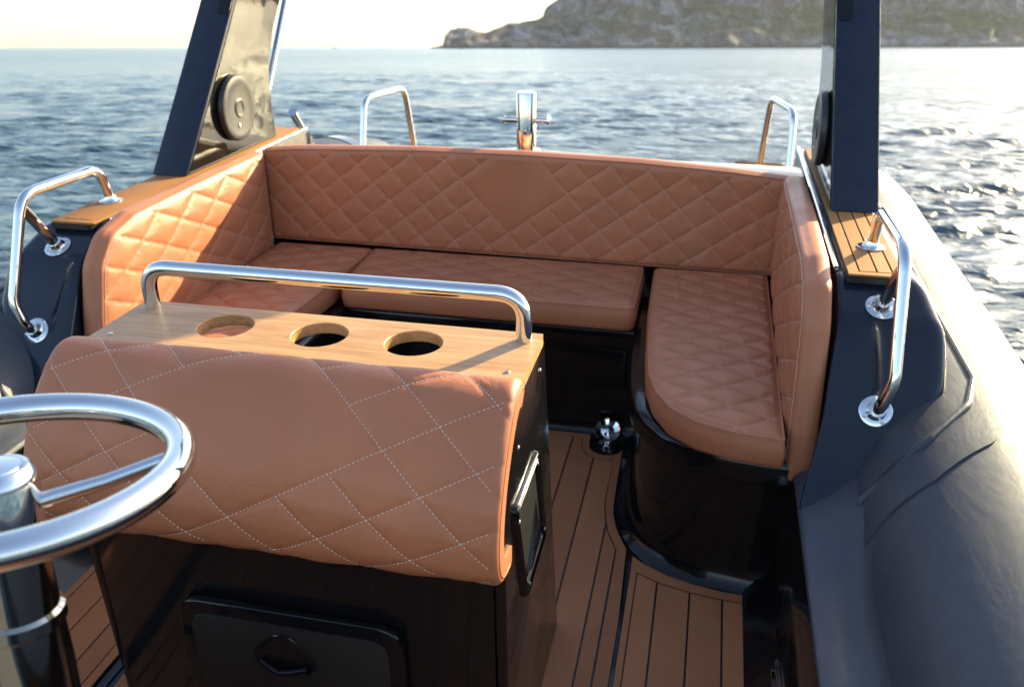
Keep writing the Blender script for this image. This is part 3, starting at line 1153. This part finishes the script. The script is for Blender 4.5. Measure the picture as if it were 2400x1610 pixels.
# -- seats
rs_poly = [(0.556, 3.115), (0.566, 2.75), (0.588, 2.40), (0.602, 2.25), (0.628, 2.145), (0.675, 2.055), (0.745, 1.995), (0.84, 1.962), (0.962, 1.948), (0.962, 3.115)]
rs_poly = fillet2(rs_poly, [0.03, 0.3, 0.3, 0.2, 0.08, 0.08, 0.08, 0.1, 0.006, 0.02], 5)
seat_lat = Lattice((0.777, 2.541), (0.091, -0.053), (0.077, 0.058))
t = thing('seat_cushion', (0.75, 2.5, -2.2), 'long quilted tan seat cushion with rounded front end, beside the side deck planks', 'cushion', 'quilted seat cushions of the U-shaped bench')
quilted_cushion(t, rs_poly, seat_lat, 0.092, lambda u, v, h: (u, v, 0.530 + h), seed=1, border=0.009, border_stitch=False, puff=0.0064, groove=0.0048)
t = thing('seat_cushion', (-0.75, 2.5, -2.2), 'quilted tan seat cushion below the sunlit side backrest, partly hidden by the cup holder table', 'cushion', 'quilted seat cushions of the U-shaped bench')
quilted_cushion(t, [(-x, y) for x, y in rs_poly], Lattice((-0.777, 2.541), (-0.091, -0.053), (-0.077, 0.058)), 0.092, lambda u, v, h: (u, v, 0.530 + h), seed=2, border=0.009, border_stitch=False, puff=0.0064, groove=0.0048)
ms_poly = fillet2([(-0.528, 2.712), (0.520, 2.705), (0.516, 3.118), (-0.556, 3.118)], [0.025, 0.035, 0.02, 0.02], 6)
t = thing('seat_cushion', (0, 2.9, -2.2), 'wide quilted tan seat cushion in the middle, below the plain panel of the rear backrest', 'cushion', 'quilted seat cushions of the U-shaped bench')
quilted_cushion(t, ms_poly, Lattice((0.079, 2.822), (0.093, -0.056), (0.100, 0.062)), 0.092, lambda u, v, h: (u, v, 0.530 + h), seed=3, border=0.009, border_stitch=False, puff=0.0056, groove=0.0044)

# -- backrests
def zt(x):
    return float(np.interp(x, [-0.97, -0.84, -0.36, 0.04, 0.48, 0.80, 0.97], [0.895, 0.908, 0.922, 0.922, 0.912, 0.893, 0.875]))
rb_poly = [(-1.0, 0.537), (1.0, 0.520)] + [(x, zt(x)) for x in (1.0, 0.80, 0.48, 0.04, -0.36, -0.84)] + [(-1.0, zt(-0.97))]
rb_poly = fillet2(rb_poly, [0.012, 0.012, 0.015, 0.2, 0.2, 0.2, 0.2, 0.2, 0.015], 4)
o_ = np.array((-0.601, 0.856))
a_ = np.array((0.0605, -0.0672))
b_ = np.array((-0.0763, -0.0552))
L0 = Lattice(o_, a_, b_)
bot = np.round(L0.ij(np.array((-0.004, 0.622))))
rgt = np.round(L0.ij(np.array((0.161, 0.849))))
lft = np.round(L0.ij(np.array((-0.19, 0.816))))
rear_lat = Lattice(o_, a_, b_, plain=(lft[0], bot[0], rgt[1], bot[1]))
t = thing('backrest_cushion', (0, 3.15, 0.53), 'long quilted tan rear backrest with a plain diamond panel, in front of the tow post', 'backrest', 'quilted backrests round the bench')
quilted_cushion(t, rb_poly, rear_lat, 0.085, lambda u, v, h: (u, 3.124 - h, v), seed=4, puff=0.0028, round_r=0.020)

sb_poly = [(1.975, 0.372), (2.30, 0.40), (3.106, 0.50), (3.112, 0.893), (2.62, 0.895), (2.28, 0.892), (2.15, 0.862), (2.075, 0.79), (2.035, 0.66), (2.000, 0.52)]
sb_poly = fillet2(sb_poly, [0.03, 0.05, 0.02, 0.015, 0.2, 0.12, 0.09, 0.09, 0.1, 0.1], 6)
side_lat = Lattice((2.27, 0.808), (0.105, 0.0585), (0.112, -0.054))
t = thing('backrest_cushion', (1.0, 2.5, 0.38), 'quilted tan side backrest next to the plank coaming, mostly in shade', 'backrest', 'quilted backrests round the bench')
quilted_cushion(t, sb_poly, side_lat, 0.070, lambda u, v, h: (0.976 - h, u, v), seed=5, dome=0.014, puff=0.0034, soft_amp=0.0012, border=0.012, stitch=(0.0048, 0.0072, 0.0018), piping=False)
t = thing('backrest_cushion', (-1.0, 2.5, 0.38), 'quilted tan side backrest lit golden by the sun, crossed by a slanting shadow', 'backrest', 'quilted backrests round the bench')
quilted_cushion(t, sb_poly, side_lat, 0.070, lambda u, v, h: (-0.976 + h, u, v), seed=6, dome=0.014, puff=0.0034, soft_amp=0.0012, border=0.012, stitch=(0.0048, 0.0072, 0.0018), piping=False)

# ----------------------------------------------------------------------------
# helm seat with the cup holder table
# ----------------------------------------------------------------------------
HS = thing('leaning_post_console', (0, 1.4, 0), 'glossy black helm seat box with wooden cup holder table and steel rail', 'helm seat')
bol = [(1.338, 0.945), (1.325, 0.958), (1.30, 0.966), (1.262, 0.962), (1.225, 0.937), (1.185, 0.897), (1.145, 0.845), (1.118, 0.785), (1.108, 0.735), (1.112, 0.69), (1.134, 0.654), (1.168, 0.637), (1.212, 0.632)]
# smooth the profile
def smooth_profile(pts, n):
    P = np.array(pts)
    for _ in range(3):
        Q = [P[0]]
        for i in range(len(P) - 1):
            Q += [P[i] * 0.75 + P[i + 1] * 0.25, P[i] * 0.25 + P[i + 1] * 0.75]
        Q.append(P[-1])
        P = np.array(Q)
    s = np.concatenate([[0], np.cumsum(np.linalg.norm(np.diff(P, axis=0), axis=1))])
    ss = np.linspace(0, s[-1], n)
    return np.stack([np.interp(ss, s, P[:, 0]), np.interp(ss, s, P[:, 1])], 1), ss
BP, BS = smooth_profile(bol, 110)
BT = np.gradient(BP, axis=0)
BT /= np.linalg.norm(BT, axis=1)[:, None]
BN = np.stack([BT[:, 1], -BT[:, 0]], 1)
if BN[60, 0] > 0:
    BN = -BN                                       # outward: towards the bow
inner_p = BP - BN * 0.048
core = inner_p[::6]
# console core and side panels
side = [(1.205, 0.0), (1.192, 0.632)] + [tuple(p) for p in (BP - BN * 0.030)[8:100:6][::-1]] + [(1.345, 0.928), (1.548, 0.928), (1.768, 0.0)]
for s in (1, -1):
    m = MB()
    m.prism(side, lambda u, v, t: (t, u, v), s * 0.410, s * 0.432)
    m.build('side_panel', 'black', HS, bevel=0.004, seg=3, angle=28)
m = MB()
corep = [(1.196, 0.0), (1.190, 0.630)] + [tuple(p) for p in inner_p[6:104:7][::-1]] + [(1.36, 0.925), (1.385, 0.925), (1.385, 0.0)]
m.prism(corep, lambda u, v, t: (t, u, v), -0.4095, 0.4095)
m.build('seat_box', 'black', HS, bevel=0.004, seg=3, angle=28)

# table top with three cup holes
def table():
    z0, z1 = 0.9295, 0.953
    X0, X1, Y0, Y1 = -0.434, 0.434, 1.318, 1.524
    holes = [(-0.196, 1.4335), (0.006, 1.4335), (0.199, 1.4335)]
    r = 0.0555
    c = 0.066
    seg = 64
    m = MB()
    def quad(x0, y0, x1, y1):
        m.add([(x0, y0, z1), (x1, y0, z1), (x1, y1, z1), (x0, y1, z1)], [(0, 1, 2, 3)])
        m.add([(x0, y0, z0), (x1, y0, z0), (x1, y1, z0), (x0, y1, z0)], [(3, 2, 1, 0)])
    ya, yb = holes[0][1] - c, holes[0][1] + c
    xs = [X0]
    for h in holes:
        xs += [h[0] - c, h[0] + c]
    xs.append(X1)
    for a, b in zip(xs[:-1], xs[1:]):
        quad(a, Y0, b, ya)
        quad(a, yb, b, Y1)
    for a, b in zip(xs[0::2], xs[1::2]):
        quad(a, ya, b, yb)
    for hx, hy in holes:
        co, cb, sq = [], [], []
        for k in range(seg):
            a = 2 * math.pi * k / seg + math.pi / 4
            dx, dy = math.cos(a), math.sin(a)
            s = c / max(abs(dx), abs(dy))
            sq.append((hx + dx * s, hy + dy * s))
            co.append((hx + dx * r, hy + dy * r))
        rb = 0.0015
        rings = []
        for rr_, zz in ((None, z1), (r + rb, z1), (r, z1 - rb), (r, z0 + rb), (r + rb, z0), (None, z0)):
            if rr_ is None:
                rings.append([(x, y, zz) for x, y in sq])
            else:
                rings.append([(hx + (x - hx) * rr_ / r, hy + (y - hy) * rr_ / r, zz) for x, y in co])
        m.loft(rings, cap=False)
    for p, q_ in (((X0, Y0), (X1, Y0)), ((X1, Y0), (X1, Y1)), ((X1, Y1), (X0, Y1)), ((X0, Y1), (X0, Y0))):
        m.add([(p[0], p[1], z0), (q_[0], q_[1], z0), (q_[0], q_[1], z1), (p[0], p[1], z1)], [(0, 1, 2, 3)])
    o = m.build('table_top', 'maple', HS, merge=True, angle=40)
    mo = o.modifiers.new('round', 'BEVEL')
    mo.width = 0.003
    mo.segments = 3
    mo.limit_method = 'ANGLE'
    mo.angle_limit = R_(60)
    return o
TT = table()
for x, y in ((0.402, 1.350), (-0.399, 1.352)):
    add_screw((x, y, 0.9535), (0, 0, 1), TT)
m = MB()
m.tube(fillet([(-0.392, 1.487, 0.94), (-0.392, 1.487, 1.046), (0.403, 1.487, 1.046), (0.403, 1.487, 0.94)], 0.062, 12), 0.0158, 24)
m.build('table_rail', 'steel', HS, angle=50)

# door with recessed latch
dr = fillet2([(-0.236, 0.06), (0.236, 0.06), (0.236, 0.480), (-0.236, 0.480)], 0.055, 8)
m = MB()
m.prism(dr, lambda u, v, t: (u, t, v), 1.190, 1.170)
DOOR = m.build('door_frame', 'black', HS, bevel=0.006, seg=3)
dr2 = fillet2([(-0.208, 0.085), (0.208, 0.085), (0.208, 0.450), (-0.208, 0.450)], 0.04, 8)
m = MB()
m.prism(dr2, lambda u, v, t: (u, t, v), 1.172, 1.166)
m.build('door_panel', 'hatch', DOOR, bevel=0.002)
shield = fillet2([(-0.026, 0.428), (0.004, 0.428), (0.054, 0.372), (0.040, 0.338), (-0.012, 0.324), (-0.066, 0.340), (-0.080, 0.374)], 0.05, 8)
m = MB()
m.tube([(x, 1.1665, z) for x, z in shield], 0.0045, 10, closed=True)
m.build('latch_ring', 'black', DOOR)
m = MB()
m.prism(shield, lambda u, v, t: (u, t, v), 1.1675, 1.1645)
m.build('latch_plate', 'black', DOOR)
m = MB()
m.tube(fillet([(-0.062, 1.160, 0.358), (-0.02, 1.152, 0.340), (0.036, 1.160, 0.353)], 0.03), 0.008, 12)
m.build('latch_grip', 'black', DOOR)

# framed pocket on the starboard side of the box
pk = [(1.238, 0.738), (1.452, 0.738), (1.545, 0.462), (1.335, 0.455)]
pko = fillet2(pk, 0.018, 6)
cxp, czp = 1.392, 0.60
def scale_p(poly, k):
    return [(cxp + (u - cxp) * k, czp + (v - czp) * k) for u, v in poly]
m = MB()
pki, pkm = scale_p(pko, 0.80), scale_p(pko, 0.91)
m.loft([[(0.4318, u, v) for u, v in pko], [(0.440, u, v) for u, v in scale_p(pko, 0.985)], [(0.4425, u, v) for u, v in scale_p(pko, 0.965)], [(0.4400, u, v) for u, v in pkm],
        [(0.4425, u, v) for u, v in scale_p(pko, 0.895)], [(0.440, u, v) for u, v in scale_p(pko, 0.83)], [(0.434, u, v) for u, v in pki]], cap=False)
PK = m.build('pocket_frame', 'black', HS, angle=35)
m = MB()
m.prism(pki, lambda u, v, t: (t, u, v), 0.4322, 0.4345)
m.build('pocket_panel', 'hatch', PK)
m = MB()
m.add([(0.4345, 1.36, 0.50), (0.4345, 1.49, 0.50), (0.4345, 1.45, 0.62), (0.444, 1.37, 0.505), (0.441, 1.48, 0.505)], [(0, 1, 4, 3), (1, 2, 4), (2, 0, 3), (2, 3, 4)])
m.build('pocket_ledge', 'black', PK)
for y, z in ((1.26, 0.70), (1.43, 0.716), (1.51, 0.50), (1.35, 0.485)):
    add_screw((0.4420, y, z), (1, 0, 0), PK)
for y, z in ((1.30, 0.83), (1.50, 0.885)):
    add_screw((0.432, y, z), (1, 0, 0), HS)

# bolster
def bolster():
    root = thing('bolster_cushion', (0, 1.2, 0.57), 'large quilted tan bolster with a plain centre, wrapped over the front of the helm seat', 'cushion')
    lat = Lattice((0.244, 0.086), (0.0745, 0.0705), (0.0915, -0.0500))
    ijs = {k: np.round(lat.ij(np.array(p))) for k, p in dict(c=(-0.285, 0.138), e=(0.146, 0.137), n=(0.125, 0.262)).items()}
    lat = Lattice((0.244, 0.086), (0.0745, 0.0705), (0.0915, -0.0500), plain=(ijs['c'][0], ijs['n'][0], ijs['c'][1], ijs['e'][1]))
    x0, x1 = -0.462, 0.438
    xs = np.concatenate([x0 + np.array([0, 0.001, 0.003, 0.007, 0.012, 0.018]), np.linspace(x0 + 0.024, x1 - 0.024, 170), x1 - np.array([0.018, 0.012, 0.007, 0.003, 0.001, 0])])
    Ltot = BS[-1]
    def height(P):
        P = np.asarray(P, float)
        d = np.minimum(P[:, 0] - x0, x1 - P[:, 0])
        dv = np.minimum(P[:, 1], Ltot - P[:, 1])
        q_ = lat.dist(P)
        h = 0.0042 * (1 - np.exp(-(q_ / 0.032) ** 2)) - 0.0026 * np.exp(-(q_ / 0.0045) ** 2)
        r = 0.016
        dd = np.clip(d, 0, r)
        rr = -r + np.sqrt(np.maximum(0, r * r - (r - dd) ** 2))
        fade = np.clip(d / 0.014, 0, 1) * np.clip(dv / 0.06, 0, 1)
        soft = np.array([0.0011 * noise.noise((p[0] * 5, p[1] * 6, 9.1)) for p in P])
        pk = np.array([noise.noise((p[0] * 65, p[1] * 65, 4.4)) for p in P]) * 0.0010 * np.exp(-(q_ / 0.013) ** 2)
        return rr + (h + soft + pk) * fade
    def pos(x, s, h):
        y = np.interp(s, BS, BP[:, 0])
        z = np.interp(s, BS, BP[:, 1])
        ny = np.interp(s, BS, BN[:, 0])
        nz = np.interp(s, BS, BN[:, 1])
        return (x, y + ny * h, z + nz * h)
    m = MB()
    ns = len(BS)
    allp = np.array([(x, s) for x in xs for s in BS])
    H = height(allp)
    nx = len(xs)
    vs = [pos(allp[k, 0], allp[k, 1], H[k]) for k in range(len(allp))]
    fs = [(i * ns + j, (i + 1) * ns + j, (i + 1) * ns + j + 1, i * ns + j + 1) for i in range(nx - 1) for j in range(ns - 1)]
    o = len(vs)
    for x in xs:
        vs += [(x, p[0], p[1]) for p in inner_p]
    fs += [(o + i * ns + j, o + i * ns + j + 1, o + (i + 1) * ns + j + 1, o + (i + 1) * ns + j) for i in range(nx - 1) for j in range(ns - 1)]
    for e in (0, nx - 1):
        fs += [(e * ns + j, e * ns + j + 1, o + e * ns + j + 1, o + e * ns + j) for j in range(ns - 1)]
    for j in (0, ns - 1):
        fs += [(i * ns + j, (i + 1) * ns + j, o + (i + 1) * ns + j, o + i * ns + j) for i in range(nx - 1)]
    m.add(vs, fs)
    body = m.build('cover', 'leather', root, angle=55)
    # end seam cords
    for x in (x0 + 0.001, x1 - 0.001):
        pm = MB()
        pm.tube([pos(x, s, -0.0155) for s in BS[1:-1:2]], 0.0022, 8)
        pm.build('piping', 'leather', body)
    das = lat.dashes((x0 + 0.016, 0.004), (x1 - 0.016, Ltot - 0.01), 0.0085)
    C_ = np.array([d[0] for d in das])
    T_ = np.array([d[1] for d in das])
    ln, w = 0.0058, 0.0015
    E0, E1 = height(C_ - T_ * ln / 2), height(C_ + T_ * ln / 2)
    sm = MB()
    for k in range(len(C_)):
        nn = np.array([-T_[k][1], T_[k][0]]) * w / 2
        vs = []
        for t_, e in ((-0.5, E0[k] - 0.0004), (0.5, E1[k] - 0.0004)):
            for sg in (-1, 1):
                p = C_[k] + T_[k] * ln * t_ + nn * sg
                vs.append(pos(p[0], p[1], e))
        for t_ in (-0.32, 0.32):
            for sg in (-0.6, 0.6):
                p = C_[k] + T_[k] * ln * t_ + nn * sg
                vs.append(pos(p[0], p[1], (E0[k] + E1[k]) / 2 + 0.0013))
        sm.add(vs, [(4, 5, 7, 6), (0, 1, 5, 4), (1, 3, 7, 5), (3, 2, 6, 7), (2, 0, 4, 6)])
    sm.build('stitching', 'stitch', body, kind='stuff')
bolster()

# ----------------------------------------------------------------------------
# roll bar arch with speakers
# ----------------------------------------------------------------------------
ARCH = thing('roll_bar_arch', (0, 3.0, 0.88), 'navy roll bar arch raked aft, with a round speaker on each leg', 'roll bar')
leg_front = [(2.748, 0.8805), (2.96, 1.13), (3.22, 1.445), (3.46, 1.75), (3.66, 2.02), (3.80, 2.20)]
leg_rear = [(3.46, 0.8805), (3.442, 1.03), (3.446, 1.160), (3.515, 1.31), (3.61, 1.425), (3.80, 1.72), (3.95, 1.98), (4.05, 2.20)]
for s in (1, -1):
    poly = leg_front + [(y, z) for y, z in fillet2(leg_rear, [0, 0.1, 0.12, 0.15, 0.1, 0.1, 0.1, 0], 5)][::-1]
    def leg(u, v, t):
        return (s * (t - 0.030 * (v - 0.88)), u, v)
    m = MB()
    m.prism(poly, leg, 1.098, 1.236)
    L = m.build('arch_leg', 'arch', ARCH, bevel=0.006, seg=3, angle=25)
    # glossy inner skin
    m = MB()
    ins = [(u + (0.022 if (u, v) in leg_front else -0.012), v) for u, v in poly]
    ins = [(u, max(v, 0.886)) for u, v in ins]
    m.prism(ins, leg, 1.0955, 1.0985)
    m.build('inner_panel', 'gloss', L, angle=25)
    # steel tube following the rear edge
    m = MB()
    m.tube([(s * 1.128, 3.445, 1.020), (s * 1.118, 3.725, 1.415), (s * 1.108, 4.03, 2.16)], 0.015, 14)
    m.build('rear_tube', 'steel', ARCH)
    # black rounded patch laid on the upper front face
    def fy(z):
        return float(np.interp(z, [p[1] for p in leg_front], [p[0] for p in leg_front]))
    nf = Vector((0, -0.77, 0.64))
    il = fillet2([(1.101, 1.392), (1.150, 1.392), (1.150, 1.80), (1.101, 1.80)], 0.018, 5)
    m = MB()
    m.prism(il, lambda u, v, t: (s * (u - 0.030 * (v - 0.88)), fy(v) + nf.y * t, v + nf.z * t), -0.004, 0.0025)
    m.build('front_patch', 'black', L)
    # speaker
    ax = Vector((-s, 0, -0.03)).normalized()
    cx = s * (1.0955 - 0.030 * (1.058 - 0.88))
    m = MB()
    m.lathe([(0.105, 0.0), (0.118, 0.002), (0.1235, 0.008), (0.1235, 0.020), (0.119, 0.027), (0.110, 0.030), (0.098, 0.0305), (0.092, 0.0285), (0.060, 0.0275), (0.036, 0.0270)], (cx, 3.120, 1.058), ax, 56)
    sp = m.build('speaker', 'plastic', ARCH, angle=35)
    m = MB()
    m.lathe([(0.036, 0.024), (0.036, 0.0285), (0.031, 0.031), (0.027, 0.030), (0.020, 0.0275), (0.010, 0.028)], (cx, 3.120, 1.058), ax, 36)
    m.build('dust_cap', 'plastic', sp, angle=30)
    m = MB()
    m.lathe([(0.008, 0.0275), (0.008, 0.0300), (0.006, 0.0308)], (cx, 3.105, 0.995), ax, 18)
    m.build('badge', 'steel_plate', sp)
m = MB()
m.prism(fillet2([(3.79, 2.15), (4.04, 2.15), (4.06, 2.24), (3.83, 2.24)], 0.03), lambda u, v, t: (t, u, v), -1.20, 1.20)
m.build('top_bar', 'arch', ARCH, bevel=0.004)

# ----------------------------------------------------------------------------
# grab rails
# ----------------------------------------------------------------------------
def flange(p, n, root, r=0.039, screws=4, rot=0.4, hub=True):
    n = Vector(n).normalized()
    m = MB()
    prof = [(r, 0.0), (r, 0.0028), (r - 0.002, 0.0042)]
    if hub:
        prof += [(0.024, 0.0046), (0.0215, 0.0075), (0.0195, 0.014), (0.0180, 0.020), (0.0150, 0.020)]
    else:
        prof += [(0.016, 0.0046)]
    m.lathe(prof, p, n, 40)
    f = m.build('flange', 'steel_plate', root, angle=40)
    ref = Vector((0, 0, 1)) if abs(n.z) < 0.9 else Vector((0, 1, 0))
    u = (ref - n * ref.dot(n)).normalized()
    w = n.cross(u)
    for k in range(screws):
        a = 2 * math.pi * k / screws + rot
        add_screw(Vector(p) + n * 0.0042 + (u * math.cos(a) + w * math.sin(a)) * (r - 0.009), n, f)
    return f

for s, lab in ((1, 'bent steel grab rail on the pod beside the plank coaming, near the big bare tube'), (-1, 'bent steel grab rail on the pod beside the sunlit backrest')):
    g = thing('grab_rail', (s * 1.172, 2.43, 0.88), lab, 'grab rail', 'grab rails on the side pods')
    xr = s * 1.174
    fn_ = Vector((0, -0.78, 0.62)).normalized()            # pod front face
    fu = Vector((0, -0.49, 0.87)).normalized()             # upper facet
    E = Vector((s * 1.160, 1.972, 0.617))
    A = Vector((s * 1.168, 2.418, 0.880))
    F_ = Vector((s * 1.166, 2.140, 0.819))
    pts = [A - Vector((0, 0, 0.002)), Vector((xr, 2.40, 0.994)), Vector((s * 1.178, 2.060, 0.998)), Vector((s * 1.180, 1.935, 0.715)), E, E]
    pts[4] = E + fn_ * 0.048
    m = MB()
    m.tube(fillet(pts, [0.075, 0.085, 0.10, 0.05], 10), 0.0152, 22)
    m.build('rail_tube', 'steel', g, angle=50)
    m = MB()
    m.tube([F_, Vector((s * 1.179, 2.052, 0.962))], 0.0150, 20)
    m.build('strut', 'steel', g, angle=50)
    flange(E - fn_ * 0.0005, fn_, g, screws=4, rot=0.5)
    flange(F_ - fu * 0.0005, fu, g, screws=5, rot=0.3)
    flange(A, (0, 0, 1), g, r=0.036, screws=3, rot=0.6)

for s, lab in ((1, 'small steel boarding handle at the stern beside the plank coaming'), (-1, 'small steel boarding handle at the stern left of the tow post')):
    g = thing('boarding_handle', (s * 1.05, 4.6, 0.482), lab, 'handle', 'boarding handles on the stern pads')
    p0 = Vector((s * 1.100, 4.365, 0.484))
    p3 = Vector((s * 0.990, 4.935, 0.484))
    m = MB()
    m.tube(fillet([p0, Vector((s * 1.100, 4.475, 0.870)), Vector((s * 1.010, 4.860, 0.870)), p3], 0.085, 10), 0.0165, 18)
    m.build('handle_tube', 'steel', g, angle=50)
    flange(p0 - Vector((0, 0, 0.002)), (0, 0, 1), g, r=0.042)
    flange(p3 - Vector((0, 0, 0.002)), (0, 0, 1), g, r=0.042)

# tow post
TP = thing('tow_post', (0, 3.43, 0.866), 'polished steel tow post with a cross bar behind the rear backrest', 'tow post')
m = MB()
m.lathe([(0.0395, 0.0), (0.0395, 0.224), (0.0370, 0.2285), (0.0320, 0.2295)], (0, 3.43, 0.868), (0, 0, 1), 40)
m.build('post', 'steel', TP, angle=35)
m = MB()
m.lathe([(0.060, 0), (0.060, 0.006), (0.056, 0.009), (0.040, 0.010)], (0, 3.43, 0.8655), (0, 0, 1), 40)
bp = m.build('base_plate', 'steel_plate', TP, angle=35)
for k in range(4):
    a = k * math.pi / 2 + 0.6
    add_screw((0.049 * math.cos(a), 3.43 + 0.049 * math.sin(a), 0.8755), (0, 0, 1), bp)
for s in (1, -1):
    m = MB()
    m.lathe([(0.0105, 0), (0.0105, 0.048), (0.0150, 0.049), (0.0155, 0.058), (0.0130, 0.060)], (s * 0.035, 3.43, 0.990), (s, 0, 0), 20)
    m.build('cross_bar', 'steel', TP, angle=35)

# rod holder at the aft end of the port coaming
RH = thing('rod_holder', (-1.15, 3.79, 0.70), 'short tilted steel rod holder at the aft end of the plain wood coaming', 'rod holder')
m = MB()
m.tube([(-1.15, 3.83, 0.70), (-1.15, 3.795, 0.855), (-1.15, 3.735, 0.925)], [0.020, 0.019, 0.019], 18)
m.build('holder_tube', 'steel', RH)
m = MB()
m.tube([(-1.15, 3.7375, 0.922), (-1.15, 3.731, 0.9295)], [0.0225, 0.0225], 18)
m.build('rim', 'steel', RH)

# floor drain cup and side latch
FD = thing('floor_fitting', (0.452, 2.715, 0.0), 'shiny domed steel fitting in the notch of the deck planks', 'deck fitting')
ax = Vector((0.05, -0.62, 0.78)).normalized()
m = MB()
m.lathe([(0.034, 0.0), (0.034, 0.008), (0.020, 0.013), (0.015, 0.022), (0.015, 0.036)], (0.452, 2.705, -0.006), (0, 0, 1), 28)
m.build('foot', 'steel_plate', FD)
m = MB()
m.lathe([(0.010, -0.018), (0.030, -0.013), (0.043, -0.002), (0.046, 0.004), (0.044, 0.009), (0.037, 0.004), (0.024, -0.002), (0.017, 0.000), (0.010, 0.005), (0.003, 0.006)], (0.448, 2.712, 0.044), ax, 36)
m.build('cup', 'steel', FD)
LB = thing('side_latch', (0.99, 1.6, 0.05), 'small steel latch low on the cockpit side, beside the side deck', 'latch')
m = MB()
m.prism(fillet2([(1.36, 0.045), (1.650, 0.045), (1.650, 0.075), (1.36, 0.075)], 0.008, 4), lambda u, v, t: (t, u, v), 0.966, 0.984)
m.build('latch_bar', 'steel', LB, bevel=0.003)
m = MB()
m.prism(fillet2([(1.34, 0.035), (1.668, 0.035), (1.668, 0.090), (1.34, 0.090)], 0.008, 4), lambda u, v, t: (t, u, v), 0.975, 0.995)
m.build('latch_plate', 'steel_plate', LB, bevel=0.002)

# ----------------------------------------------------------------------------
# steering wheel and helm console
# ----------------------------------------------------------------------------
wn_ = Vector((0.0, 0.135, 0.99)).normalized()
hub = Vector((-0.008, 0.654, 1.116))
wu = Vector((1, 0, 0))
wv = wn_.cross(wu).normalized()
SW = thing('steering_wheel', tuple(hub), 'polished steel steering wheel in the near corner, in front of the bolster', 'steering wheel')
m = MB()
m.tube([hub + wn_ * 0.020 + (wu * math.cos(a) + wv * math.sin(a)) * 0.190 for a in np.linspace(0, 2 * math.pi, 97)[:-1]], 0.0178, 24, closed=True)
m.build('rim', 'steel', SW, angle=60)
m = MB()
m.lathe([(0.036, -0.062), (0.042, -0.056), (0.043, 0.006), (0.040, 0.018), (0.034, 0.025), (0.031, 0.0255), (0.029, 0.023), (0.012, 0.024)], hub, wn_, 44)
hb = m.build('hub', 'steel', SW, angle=30)
m = MB()
m.lathe([(0.028, 0.0235), (0.027, 0.026), (0.010, 0.028)], hub, wn_, 36)
m.build('hub_cap', 'steel_plate', hb)
for k in range(3):
    a = R_(31 + 120 * k)
    d = wu * math.cos(a) + wv * math.sin(a)
    m = MB()
    m.tube([hub + d * 0.036 - wn_ * 0.022, hub + d * 0.11 - wn_ * 0.006, hub + d * 0.184 + wn_ * 0.016], [0.0095, 0.0082, 0.0080], 16)
    m.build('spoke', 'steel', SW)
m = MB()
m.lathe([(0.034, -0.058), (0.034, -0.075), (0.041, -0.080), (0.044, -0.150), (0.049, -0.154), (0.050, -0.168), (0.046, -0.172), (0.050, -0.23), (0.052, -0.30)], hub, wn_, 40)
m.build('column', 'column', SW, angle=30)
HC = thing('helm_console', (0, 0.3, 0), 'grey helm console top at the bottom corner below the steering wheel', 'console')
m = MB()
cp = fillet2([(0.15, 0.0), (0.60, 0.0), (0.655, 0.80), (0.63, 0.842), (0.30, 0.93), (0.15, 0.93)], [0, 0, 0.03, 0.03, 0.03, 0.0], 5)
m.prism(cp, lambda u, v, t: (t, u, v), -0.42, 0.055)
m.build('console_body', 'helm', HC, bevel=0.012, seg=3)
m = MB()
m.lathe([(0.010, 0), (0.010, 0.004), (0.006, 0.007)], (0.040, 0.615, 0.850), (0.2, 0.3, 0.93), 18)
m.build('button', 'steel', HC)

# a far boat on the horizon
def far_boat():
    d = (FWD * 2165 + RGT * (787 - 1200)).normalized()
    p = CAM_W + d * 1500
    o = bpy.data.objects.new('distant_boat', None)
    COL.objects.link(o)
    o.location = (p.x, p.y, 0)
    tag(o, 'tiny dark boat far off on the horizon', 'boat')
    o['_base'] = (0, 0, 0)
    m = MB()
    m.loft([[(x, -w, 0.9), (x, -w * 0.7, -0.3), (x, w * 0.7, -0.3), (x, w, 0.9)] for x, w in ((-4, 1.2), (0, 1.4), (2.5, 1.0), (4.2, 0.15))])
    m.build('hull', 'navy', o)
    m = MB()
    m.loft([[(-2, -0.9, 0.85), (1.2, -0.9, 0.85), (1.2, 0.9, 0.85), (-2, 0.9, 0.85)], [(-1.8, -0.7, 2.6), (0.3, -0.7, 2.6), (0.3, 0.7, 2.6), (-1.8, 0.7, 2.6)]])
    m.build('cabin', 'plastic', o)
far_boat()

for ob in list(bpy.data.objects):
    if '_base' in ob:
        del ob['_base']
